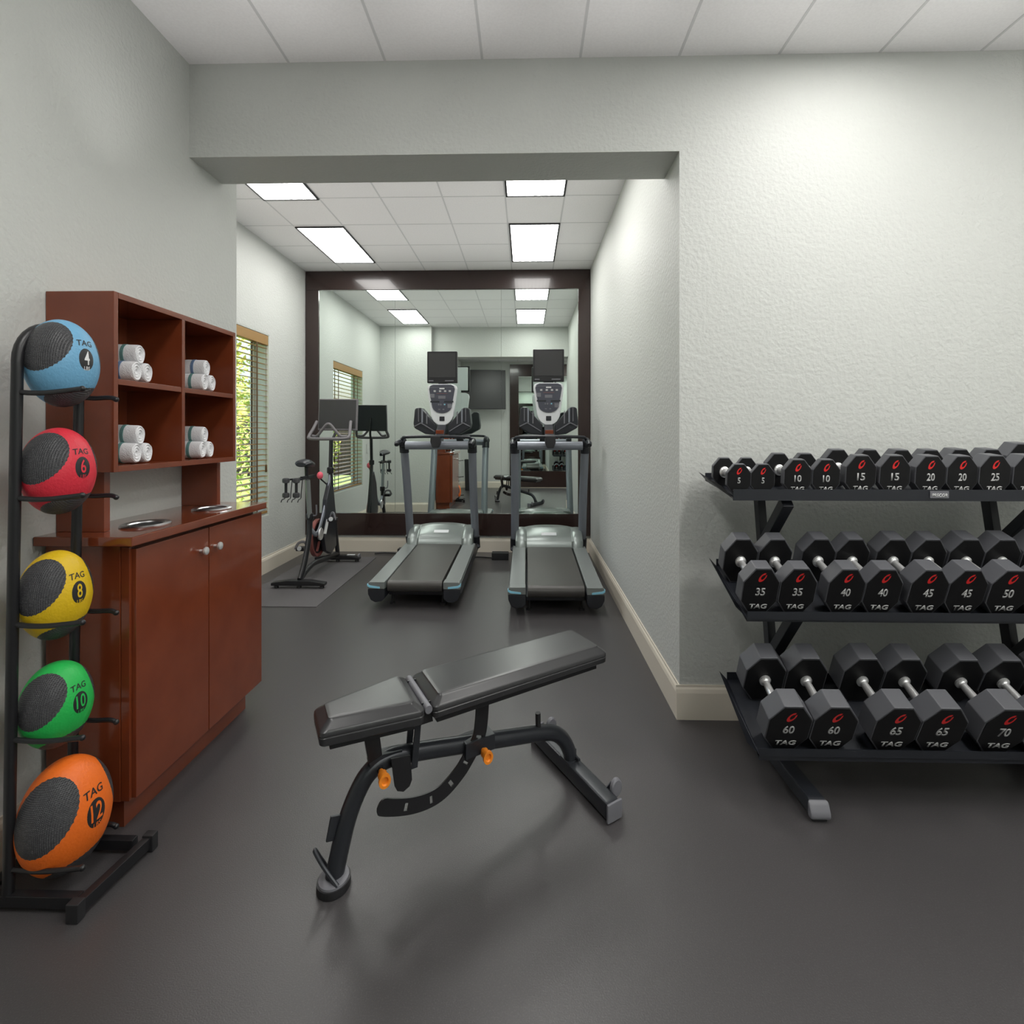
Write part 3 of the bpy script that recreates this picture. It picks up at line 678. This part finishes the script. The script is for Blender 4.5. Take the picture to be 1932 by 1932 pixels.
# ------------------------------------------------------------------ treadmills
def treadmill(label, loc):
    t = thing('treadmill', label, 'treadmill', loc, group='treadmills facing the wall mirror')
    def zt(y): return .205 + .045 * y / 1.3
    # side platforms, belt, pods
    for s in (-1, 1):
        bm = BM(); a, b_ = sorted((s * .228, s * .352))
        prism(bm, [(.02, zt(0)), (1.32, zt(1.32)), (1.32, .17), (.02, .13)], a, b_, 'x', .008); pl = obj('side_platform', bm, 'tm_grey', t)
        bm = BM(); a, b_ = sorted((s * .340, s * .357))
        prism(bm, [(.05, .185), (1.60, .232), (1.60, .13), (.05, .10)], a, b_, 'x', .004); obj('side_skirt', bm, 'tm_dark', pl)
        bm = BM()   # rounded rear pod: half-drum with bumper under it
        pr = [(s * .226, .085), (s * .250, .060), (s * .30, .052), (s * .335, .070), (s * .356, .115), (s * .358, .155), (s * .226, .155)]
        prism(bm, pr, -.010, .16, 'y', .008); pod = obj('rear_pod', bm, 'tm_dark', t)
        bm = BM(); pr = [(s * .226, .156), (s * .358, .156), (s * .357, .195), (s * .345, .212), (s * .226, .212)]
        prism(bm, pr, -.012, .08, 'y', .006); obj('pod_cover', bm, 'tm_grey', pod)
        bm = BM(); prism(bm, [(s * .262, .160), (s * .340, .168), (s * .3595, .180), (s * .3595, .196), (s * .335, .184), (s * .262, .174)], -.0155, .03, 'y', .001); obj('blue_marker', bm, 'lightblue', pod)
    bm = BM(); pr = [(.010 + .045 * (1 - math.cos(a)), .166 + .045 * math.sin(a)) for a in [math.radians(q) for q in range(-90, 91, 15)]]
    pr += [(1.32, zt(1.32) + .002), (1.32, .16), (.10, .121)]
    prism(bm, pr, -.212, .212, 'x', .002); obj('running_belt', bm, 'belt', t)
    bm = BM(); prism(bm, [(.12, .105), (1.66, .13), (1.66, .045), (1.2, .045), (.12, .075)], -.225, .225, 'x', .006); obj('deck_frame', bm, 'tm_dark', t)
    for s in (-1, 1):
        bm = BM(); lathe(bm, [(.022, 0), (.022, .012), (.008, .016), (.008, .080)], (s * .20, .14, 0), n=12); obj('levelling_foot', bm, 'rubber', t)
        bm = BM(); lathe(bm, [(.026, 0), (.026, .014), (.009, .018), (.009, .060)], (s * .20, 1.58, 0), n=12); obj('levelling_foot', bm, 'rubber', t)
    # motor hood
    bm = BM(); rings = []
    for k in range(13):
        x = -.285 + .57 * k / 12; e = 1 - abs(x / .285) ** 2.6; hgt = .385 + .035 * e
        pr = [(1.262, .245), (1.285, .300), (1.345, .345 - .004), (1.45, hgt - .012), (1.56, hgt), (1.66, hgt - .03), (1.70, .33), (1.70, .12), (1.30, .12)]
        rings.append([bm.verts.new((x, a, b_)) for a, b_ in pr])
    for a, b_ in zip(rings, rings[1:]):
        for j in range(9): bm.faces.new((a[j], a[(j + 1) % 9], b_[(j + 1) % 9], b_[j]))
    bm.faces.new(rings[0]); bm.faces.new(rings[-1][::-1]); hood = obj('motor_hood', bm, 'tm_hood', t)
    for s in (-1, 1):
        bm = BM(); rings = []
        for k in range(9):
            a = PI * k / 8; x = s * (.272 - .055 * math.cos(a)); hh = .05 + .035 * math.sin(a)
            pr = [(1.24 + .02 * math.cos(a) ** 2, .235), (1.27, .285 + hh * .3), (1.36, .33 + hh * .55), (1.50, .37 + hh * .45), (1.62, .36 + hh * .3), (1.66, .20), (1.28, .18)]
            rings.append([bm.verts.new((x, u, v)) for u, v in pr])
        for a, b_ in zip(rings, rings[1:]):
            for j in range(7): bm.faces.new((a[j], a[(j + 1) % 7], b_[(j + 1) % 7], b_[j]))
        bm.faces.new(rings[0]); bm.faces.new(rings[-1][::-1]); obj('hood_shoulder', bm, 'tm_hood', hood)
    bm = BM(); mt = Matrix.Translation((0, 1.372, .3575)) @ Matrix.Rotation(math.radians(31), 4, 'X'); box(bm, (-.075, -.022, -.002), (.075, .022, .004), .003, 2, mt); obj('hood_badge', bm, 'console', hood)
    # uprights
    for s in (-1, 1):
        bm = BM(); tube(bm, smooth_path([(s * .338, 1.50, .18), (s * .336, 1.45, .35), (s * .332, 1.30, .80), (s * .334, 1.17, 1.20)], 4), .024, 14, ry=.040, up=(1, 0, 0)); u_ = obj('upright', bm, 'tm_silver', t)
        bm = BM(); tube(bm, [(s * .338, 1.52, .17), (s * .337, 1.455, .30)], .030, 14, ry=.046, up=(1, 0, 0)); obj('upright_boot', bm, 'tm_dark', u_)
        bm = BM(); tube(bm, [(s * .334, 1.18, 1.165), (s * .334, 1.16, 1.235)], .030, 14, ry=.046, up=(1, 0, 0)); obj('upright_collar', bm, 'tm_dark', u_)
        bm = BM(); lathe(bm, [(.010, -.036), (.030, -.034), (.047, -.022), (.052, 0), (.047, .022), (.030, .034), (.010, .036)], (s * .340, 1.13, 1.262), 'x', 22); obj('handrail_joint', bm, 'tm_dark', u_)
        bm = BM(); tube(bm, smooth_path([(s * .345, 1.16, 1.270), (s * .350, 1.05, 1.275), (s * .350, .93, 1.262), (s * .345, .90, 1.245)], 4), .022, 12); obj('handrail', bm, 'tm_dark', t)
    bm = BM(); tube(bm, [(-.305, 1.10, 1.236), (.305, 1.10, 1.236)], .040, 20); obj('crossbar', bm, 'tm_silver', t)
    bm = BM(); tube(bm, smooth_path([(-.345, 1.10, 1.262), (-.325, 1.06, 1.305), (-.27, 1.04, 1.318), (0, 1.02, 1.322), (.27, 1.04, 1.318), (.325, 1.06, 1.305), (.345, 1.10, 1.262)], 5), .015, 12); hb = obj('grip_bar', bm, 'tm_dark', t)
    bm = BM(); prism(bm, [(-.045, 1.325), (.045, 1.325), (.050, 1.27), (.030, 1.215), (-.030, 1.215), (-.050, 1.27)], 1.000, 1.060, 'y', .006); obj('sensor_block', bm, 'rubber', hb)
    # neck
    bm = BM(); bar(bm, (0, 1.15, 1.25), (0, 1.435, 1.425), .09, .045, .01); obj('console_neck', bm, 'tm_dark', t)
    bm = BM(); box(bm, (-.040, 1.265, 1.345), (.040, 1.295, 1.385), .004); obj('key_tether', bm, 'wood', t)
    # bottle trays
    for s in (-1, 1):
        bm = BM(); pr = [(s * .060, 1.335), (s * .175, 1.345), (s * .285, 1.405), (s * .296, 1.45), (s * .282, 1.60), (s * .262, 1.615), (s * .215, 1.615), (s * .120, 1.50), (s * .060, 1.44)]
        prism(bm, pr, 1.42, 1.60, 'y', .012); tr_ = obj('bottle_tray', bm, 'tm_dark', t)
        for x0, x1, c in ((.150, .162, 'greycap'), (.196, .212, 'tm_silver'), (.238, .246, 'greycap')):
            bm = BM(); prism(bm, [(s * x0, 1.435 + (x0 - .1) * .25), (s * x1, 1.44 + (x0 - .1) * .25), (s * x1, min(1.606, 1.47 + x1 * .7)), (s * x0, min(1.606, 1.46 + x0 * .7))], 1.414, 1.425, 'y', .001); obj('tray_rib', bm, c, tr_)
        bm = BM(); bar(bm, (s * .075, 1.416, 1.372), (s * .215, 1.416, 1.458), .010, .010, .002); bar(bm, (s * .215, 1.416, 1.458), (s * .290, 1.416, 1.420), .010, .010, .002); obj('tray_edge', bm, 'greycap', tr_)
    # console shield
    def shield(k, y0, y1, z0, bev):
        L_ = [(0, 0)] ; pts = []
        for a in range(0, 181, 15):
            th = math.radians(a); pts.append((-.118 * k[0] * math.cos(th), z0 + .13 * k[1] - .13 * k[1] * math.sin(th)))
        top = z0 + .425 * k[2]
        pts += [(.152 * k[0], top - .045), (.140 * k[0], top - .014), (.105 * k[0], top), (-.105 * k[0], top), (-.140 * k[0], top - .014), (-.152 * k[0], top - .045)]
        bm = BM(); prism(bm, pts, y0, y1, 'y', bev); return bm
    cs = obj('console_housing', shield((1, 1, 1), 1.42, 1.50, 1.432, .010), 'console', t)
    pn = obj('console_panel', shield((.87, .62, .685), 1.412, 1.424, 1.558, .001), 'panel', t)
    def pat(nm, x0, x1, z0, z1, m):
        bm = BM(); box(bm, (x0, 1.4095, z0), (x1, 1.4125, z1), .001); obj(nm, bm, m, pn)
    pat('console_label', -.026, .026, 1.803, 1.816, 'white'); pat('trim_line', -.125, .125, 1.819, 1.822, 'greycap')
    for x in (-.085, -.030, .022, .070): pat('key_button', x, x + .022, 1.775, 1.792, 'silverprint')
    pat('red_readout', -.055, .055, 1.757, 1.760, 'bikered'); pat('display_window', -.038, .036, 1.705, 1.735, 'greycap'); pat('side_chart', -.120, -.078, 1.715, 1.755, 'greycap')
    pat('grip_slot', -.118, -.025, 1.668, 1.684, 'tm_dark'); pat('grip_slot', .022, .118, 1.668, 1.684, 'tm_dark')
    for x in (-.040, -.018, .012): pat('key_button', x, x + .014, 1.638, 1.655, 'greycap')
    pat('fan_button', .018, .034, 1.640, 1.654, 'lightblue'); pat('keypad', .058, .100, 1.610, 1.652, 'greycap'); pat('key_button', -.038, -.018, 1.590, 1.602, 'greycap'); pat('key_button', .006, .024, 1.590, 1.602, 'greycap')
    bm = BM(); box(bm, (-.026, 1.4145, 1.478), (.026, 1.421, 1.525), .004); obj('stop_button', bm, 'tm_dark', cs)
    # screen
    bm = BM(); box(bm, (-.155, 1.425, 1.868), (.155, 1.475, 2.192), .008); sc = obj('screen_housing', bm, 'blackmetal', t)
    bm = BM(); box(bm, (-.136, 1.4225, 1.925), (.136, 1.426, 2.172), .001); obj('screen_glass', bm, 'screen', sc)
    bm = BM(); box(bm, (-.138, 1.4215, 1.885), (-.090, 1.4255, 1.896), .001); obj('screen_mark', bm, 'greycap', sc)
    bm = BM(); box(bm, (.030, 1.4215, 1.886), (.118, 1.4255, 1.896), .001); obj('screen_mark', bm, 'greycap', sc)
    bm = BM(); box(bm, (-.135, 1.475, 1.885), (.135, 1.495, 2.175), .008); box(bm, (-.05, 1.475, 1.60), (.05, 1.505, 1.90), .006); obj('screen_mount', bm, 'console', t)
    return t
tm = treadmill('grey treadmill nearest the right wall with lit grey console panel', (.222, 4.13, 0))
t2 = dup(tm, (-.862, 4.255, 0), (0, 0, math.radians(0.0)), 'grey treadmill on the left, between the bike and the other treadmill')
for x, y, l in ((-.28, 5.98, 'black power box on the floor between the two treadmills'), (-1.335, 6.16, 'black power box on the floor left of the left treadmill')):
    t = thing('power_box', l, 'power box', (x, y, 0)); o_ = t.location.copy()
    bm = BM(); box(bm, (x - .09, y - .05, 0), (x + .09, y + .05, .075), .006); obj('box_body', bm, 'rubber', t, off=o_)
    bm = BM(); tube(bm, smooth_path([(x - .08, y, .012), (x - .25, y + .05, .010), (x - .36, y + .02, .010)], 5), .008, 8); obj('power_cord', bm, 'rubber', t, off=o_)

# ------------------------------------------------------------------ exercise bike on its mat
bm = BM(); box(bm, (-2.34, 4.28, 0), (-1.63, 6.02, .006), .002); tag(centred('floor_mat', bm, 'mat', False), 'grey rubber mat under the exercise bike', 'mat')
BX = -1.98
t = thing('exercise_bike', 'black indoor cycling bike with screen standing on the grey mat', 'exercise bike', (BX, 5.3, .006)); o_ = t.location.copy()
def bk(n, bm, m, p=None, smooth=True, label=None): return obj(n, bm, m, p or t, smooth, off=o_, label=label)
def stab(y, nm):
    bm = BM(); prism(bm, [(-.235, .030), (.235, .030), (.235, .055), (.10, .075), (-.10, .075), (-.235, .055)], y - .035, y + .035, 'y', .006)
    for v in bm.verts: v.co.x += BX
    s_ = bk(nm, bm, 'blackmetal')
    for x in (-.20, .20, 0):
        bm = BM(); lathe(bm, [(.020, .006), (.022, .012), (.016, .032)], (BX + x, y, 0), n=12); bk('levelling_foot', bm, 'rubber', s_)
    return s_
s1 = stab(4.80, 'rear_stabiliser'); s2 = stab(5.80, 'front_stabiliser')
bm = BM(); box(bm, (BX + .10, 5.785, .074), (BX + .18, 5.81, .082), .002); bk('warning_label', bm, 'console', s2)
for s in (-1, 1):
    bm = BM(); lathe(bm, [(.020, -.012), (.030, -.008), (.030, .008), (.020, .012)], (BX + s * .222, 5.815, .060), 'x', 16); bk('transport_wheel', bm, 'greycap', s2)
bm = BM(); tube(bm, smooth_path([(BX, 4.82, .07), (BX, 4.92, .20), (BX, 5.02, .40), (BX, 5.05, .60)], 5), .022, 12, ry=.034); bk('rear_frame_tube', bm, 'blackmetal')
bm = BM(); tube(bm, smooth_path([(BX, 5.04, .50), (BX, 5.20, .40), (BX, 5.35, .52), (BX, 5.52, .80), (BX, 5.57, .93)], 5), .013, 12, ry=.024); bk('main_frame_tube', bm, 'tm_silver')
bm = BM(); tube(bm, smooth_path([(BX, 5.80, .07), (BX, 5.74, .30), (BX, 5.64, .65), (BX, 5.58, .93)], 5), .020, 12, ry=.034); bk('front_fork', bm, 'blackmetal')
bm = BM(); tube(bm, smooth_path([(BX, 4.85, .08), (BX, 5.10, .14), (BX, 5.40, .12), (BX, 5.78, .09)], 5), .020, 12, ry=.026); bk('lower_rail', bm, 'blackmetal')
bm = BM(); pr = [(5.34, .36), (5.42, .70), (5.53, .86), (5.60, .80), (5.66, .55), (5.70, .20), (5.55, .14), (5.40, .20)]
prism(bm, pr, BX - .022, BX + .022, 'x', .006); bk('belt_guard', bm, 'benchmetal')
bm = BM(); lathe(bm, [(.170, -.022), (.182, -.018), (.184, .0), (.182, .018), (.170, .022), (.150, .012), (.150, -.012)], (BX - .055, 5.38, .335), 'x', 40); fw = bk('flywheel', bm, 'bikered')
bm = BM(); lathe(bm, [(.149, -.010), (.149, .010)], (BX - .055, 5.38, .335), 'x', 40); bk('flywheel_disc', bm, 'blackmetal', fw)
bm = BM(); lathe(bm, [(.024, -.03), (.024, .028), (.012, .036)], (BX - .055, 5.38, .335), 'x', 20); bk('flywheel_hub', bm, 'chrome', fw)
for a in range(5):
    th = a * 2 * PI / 5 + .3; bm = BM(); bar(bm, (BX - .030, 5.38 + .04 * math.cos(th), .335 + .04 * math.sin(th)), (BX - .030, 5.38 + .145 * math.cos(th), .335 + .145 * math.sin(th)), .010, .022, .002, up=(1, 0, 0)); bk('flywheel_spoke', bm, 'bikered', fw)
# cranks and pedals
bm = BM(); lathe(bm, [(.055, .03), (.060, .036), (.055, .042)], (BX, 5.22, .40), 'x', 24); bk('chainring', bm, 'chrome')
for s, y1, z1 in ((1, 5.27, .53), (-1, 5.17, .27)):
    bm = BM(); bar(bm, (BX + s * .075, 5.22, .40), (BX + s * .085, y1, z1), .014, .026, .003, up=(1, 0, 0)); cr = bk('crank_arm', bm, 'chrome')
    bm = BM(); box(bm, (BX + s * .13 - .038, y1 - .045, z1 - .016), (BX + s * .13 + .038, y1 + .045, z1 + .016), .006); tube(bm, [(BX + s * .085, y1, z1), (BX + s * .14, y1, z1)], .008, 8); pd = bk('pedal', bm, 'blackmetal', cr)
    bm = BM(); tube(bm, smooth_path([(BX + s * .17, y1 - .04, z1), (BX + s * .15, y1 - .02, z1 + .055), (BX + s * .11, y1 + .03, z1 + .055), (BX + s * .09, y1 + .04, z1)], 4), .006, 6, ry=.014); bk('toe_cage', bm, 'bikegrey', cr)
    bm = BM(); lathe(bm, [(.020, -.006), (.020, .006)], (BX + s * .13, y1 - .048, z1 + .01), 'y', 14); bk('pedal_reflector', bm, 'console', cr)
# seat post, seat, weights
bm = BM(); tube(bm, [(BX, 5.045, .55), (BX, 4.99, .93)], .020, 12, ry=.030); sp = bk('seat_post', bm, 'tm_grey')
bm = BM(); lathe(bm, [(.030, 0), (.034, .01), (.034, .05), (.030, .06)], (BX, 5.045, .56), n=16); bk('post_clamp', bm, 'blackmetal', sp)
bm = BM(); tube(bm, smooth_path([(BX + .03, 5.04, .60), (BX + .065, 5.03, .61), (BX + .068, 5.02, .70)], 4), .007, 8); bk('clamp_lever', bm, 'greycap', sp)
bm = BM(); bar(bm, (BX, 4.85, .955), (BX, 5.14, .955), .026, .030, .004); bk('seat_slider', bm, 'blackmetal')
bm = BM(); rings = []
for y, w_, z, h_ in ((4.84, .045, 1.075, .020), (4.87, .066, 1.085, .032), (4.93, .070, 1.088, .036), (5.00, .050, 1.078, .034), (5.07, .028, 1.070, .028), (5.13, .018, 1.062, .020)):
    rings.append([bm.verts.new((BX + w_ * math.cos(2 * PI * j / 14), y, z + h_ * math.sin(2 * PI * j / 14))) for j in range(14)])
for a, b_ in zip(rings, rings[1:]):
    for j in range(14): bm.faces.new((a[j], a[(j + 1) % 14], b_[(j + 1) % 14], b_[j]))
bm.faces.new(rings[0][::-1]); bm.faces.new(rings[-1]); st = bk('seat', bm, 'tm_dark')
bm = BM(); tube(bm, [(BX, 4.97, .95), (BX, 4.96, 1.06)], .016, 10); bk('seat_stem', bm, 'blackmetal', st)
bm = BM(); tube(bm, smooth_path([(BX, 4.92, .955), (BX - .02, 4.80, .955), (BX - .07, 4.79, .95), (BX - .12, 4.79, .945)], 4), .008, 8); tube(bm, smooth_path([(BX - .02, 4.80, .94), (BX + .04, 4.78, .955)], 4), .008, 8); wr = bk('weight_holder', bm, 'blackmetal')
for x in (-.078, .012):
    for dx in (-.022, .022):
        bm = BM(); tube(bm, smooth_path([(BX + x + dx, 4.79, .945), (BX + x + dx, 4.765, .84), (BX + x + dx * 1.1, 4.75, .792), (BX + x + dx * 1.2, 4.70, .785), (BX + x + dx * 1.2, 4.68, .765)], 4), .004, 6); bk('holder_prong', bm, 'blackmetal', wr)
# handlebars, post, knob, monitor
bm = BM(); tube(bm, [(BX, 5.575, .90), (BX, 5.60, 1.28)], .019, 12, ry=.028); hp = bk('handlebar_post', bm, 'blackmetal')
bm = BM(); lathe(bm, [(.030, 0), (.033, .01), (.033, .05), (.028, .06)], (BX, 5.575, .95), n=16); bk('post_clamp', bm, 'blackmetal', hp)
bm = BM(); tube(bm, [(BX - .005, 5.55, .82), (BX - .060, 5.47, .90)], .008, 8); ball(bm, (BX - .06, 5.47, .905), .001); kn = bk('resistance_stem', bm, 'blackmetal')
bm = BM(); ball(bm, (BX - .064, 5.465, .935), .030, (1, 1, 1.25)); bk('resistance_knob', bm, 'pink')
bm = BM(); tube(bm, smooth_path([(BX - .172, 5.67, 1.475), (BX - .186, 5.61, 1.40), (BX - .203, 5.54, 1.325), (BX - .17, 5.50, 1.300), (BX, 5.495, 1.296), (BX + .17, 5.50, 1.300), (BX + .203, 5.54, 1.325), (BX + .190, 5.61, 1.40), (BX + .178, 5.67, 1.475)], 6), .0165, 12); hb = bk('handlebar', bm, 'bikegrey')
bm = BM(); tube(bm, smooth_path([(BX - .175, 5.56, 1.325), (BX - .12, 5.53, 1.325), (BX - .065, 5.52, 1.385), (BX - .018, 5.52, 1.440), (BX + .018, 5.52, 1.440), (BX + .065, 5.52, 1.385), (BX + .12, 5.53, 1.325), (BX + .175, 5.56, 1.325)], 6), .0145, 12); bk('inner_grip', bm, 'bikegrey', hb)
bm = BM(); tube(bm, smooth_path([(BX, 5.60, 1.27), (BX + .01, 5.68, 1.34), (BX + .03, 5.735, 1.45), (BX + .03, 5.735, 1.55)], 5), .014, 10); bk('monitor_arm', bm, 'blackmetal')
bm = BM(); mt = Matrix.Translation((BX + .035, 5.71, 1.545)) @ Matrix.Rotation(math.radians(-6), 4, 'X') @ Matrix.Rotation(math.radians(3), 4, 'Z')
box(bm, (-.202, -.012, -.165), (.202, .014, .165), .008, 3, mt); mn = bk('monitor', bm, 'bikegrey')
bm = BM(); box(bm, (-.192, -.0145, -.145), (.184, -.0115, .153), .001, 1, mt); bk('monitor_screen', bm, 'screen', mn)
bm = BM(); box(bm, (-.197, .013, -.160), (.197, .022, .160), .004, 2, mt); bk('monitor_back', bm, 'tm_dark', mn)
for x, l in ((-.078, 'small black dumbbell hanging behind the bike seat, the left one'), (.012, 'small black dumbbell hanging behind the bike seat, the right one')):
    w_ = thing('hand_weight', l, 'dumbbell', (BX + x, 4.715, .800), group='hand weights on the bike')
    for z in (0, .125):
        bm = BM(); lathe(bm, [(.018, 0), (.029, .006), (.031, .022), (.029, .038), (.018, .044)], (0, 0, z), n=18); obj('weight_head', bm, 'mesh', w_)
    bm = BM(); tube(bm, [(0, 0, .04), (0, 0, .13)], .012, 12); obj('handle', bm, 'rubber', w_)

# ------------------------------------------------------------------ things seen only in the wall mirror
t = thing('wall_television', 'black flat television on a tilting arm, seen reflected between the treadmills', 'television', (-1.03, YR + .2, 1.95)); o_ = t.location.copy()
mt = Matrix.Translation((-1.03, YR + .36, 2.42)) @ Matrix.Rotation(math.radians(-9), 4, 'Z') @ Matrix.Rotation(math.radians(5), 4, 'X')
bm = BM(); box(bm, (-.53, -.03, -.48), (.53, .02, .48), .008, 2, mt); tv = obj('television_body', bm, 'tv', t, off=o_)
bm = BM(); box(bm, (-.515, .0195, -.46), (.515, .0225, .465), .001, 1, mt); obj('television_screen', bm, 'screen', tv, off=o_)
bm = BM(); bar(bm, (-1.03, YR + .002, 2.42), (-1.03, YR + .33, 2.42), .08, .08, .006); box(bm, (-1.15, YR + .001, 2.25), (-.91, YR + .03, 2.6), .005); obj('wall_bracket', bm, 'blackmetal', t, off=o_)
t = thing('waste_bin', 'black slim bin near the rear wall, seen reflected beside the orange ball', 'bin', (-1.35, -.62, 0)); o_ = t.location.copy()
bm = BM(); prism(bm, [(-1.45, 0), (-1.25, 0), (-1.235, .70), (-1.465, .70)], -.74, -.50, 'y', .01); obj('bin_body', bm, 'rubber', t, off=o_)
bm = BM(); box(bm, (-1.47, -.745, .70), (-1.23, -.495, .735), .008); obj('bin_lid', bm, 'rubber', t, off=o_)
t = thing('wall_switch', 'white switch plate on the wall behind the window, seen in the mirror', 'switch', (XB + .004, 3.86, 1.10)); o_ = t.location.copy()
bm = BM(); box(bm, (XB + .0005, 3.80, 1.04), (XB + .008, 3.90, 1.18), .002); pl_ = obj('switch_plate', bm, 'bone', t, off=o_)
bm = BM(); box(bm, (XB + .008, 3.84, 1.09), (XB + .013, 3.86, 1.13), .001); obj('switch_toggle', bm, 'bone', pl_, off=o_)

# ------------------------------------------------------------------ camera, light, view
cam = bpy.data.cameras.new('camera'); co = bpy.data.objects.new('camera', cam); C.objects.link(co)
co.location = CAM; co.rotation_euler = (PI / 2, 0, YAW); cam.sensor_width = 36; cam.lens = 36 * 1050 / 1932; cam.shift_y = -148 / 1932; cam.clip_start = .05; cam.clip_end = 200
bpy.context.scene.camera = co
w = bpy.data.worlds.new('sky'); bpy.context.scene.world = w; w.use_nodes = True; nt = w.node_tree
sk = nt.nodes.new('ShaderNodeTexSky'); sk.sky_type = 'NISHITA'; sk.sun_disc = False; sk.dust_density = 6; sk.sun_elevation = math.radians(50); sk.sun_rotation = math.radians(120)
nt.links.new(sk.outputs[0], nt.nodes['Background'].inputs[0]); nt.nodes['Background'].inputs[1].default_value = .25
sl = bpy.data.lights.new('sun', 'SUN'); sl.energy = 5.5; sl.angle = .02; so = bpy.data.objects.new('sun', sl); C.objects.link(so); so.rotation_euler = (math.radians(40), 0, math.radians(70)); so.location = (-6, 6, 8)
# added fill spots without fixtures, aimed up to brighten both ceilings
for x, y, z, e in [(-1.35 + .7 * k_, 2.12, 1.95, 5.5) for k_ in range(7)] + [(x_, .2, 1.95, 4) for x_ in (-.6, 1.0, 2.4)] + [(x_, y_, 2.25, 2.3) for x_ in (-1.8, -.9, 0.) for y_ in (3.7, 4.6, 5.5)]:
    l = bpy.data.lights.new('added_ceiling_fill', 'SPOT'); l.energy = e; l.spot_size = math.radians(68 if 2 < y < 3 else 98 if y < 3 else 118); l.spot_blend = 1; l.shadow_soft_size = 0; l.color = (1, .985, .97)
    lo_ = bpy.data.objects.new('added_ceiling_fill', l); C.objects.link(lo_); lo_.location = (x, y, z); lo_.rotation_euler = (PI, 0, 0)
vs = bpy.context.scene.view_settings; vs.view_transform = 'Standard'; vs.look = 'None'; vs.exposure = 1.35; vs.gamma = 1; vs.use_curve_mapping = False
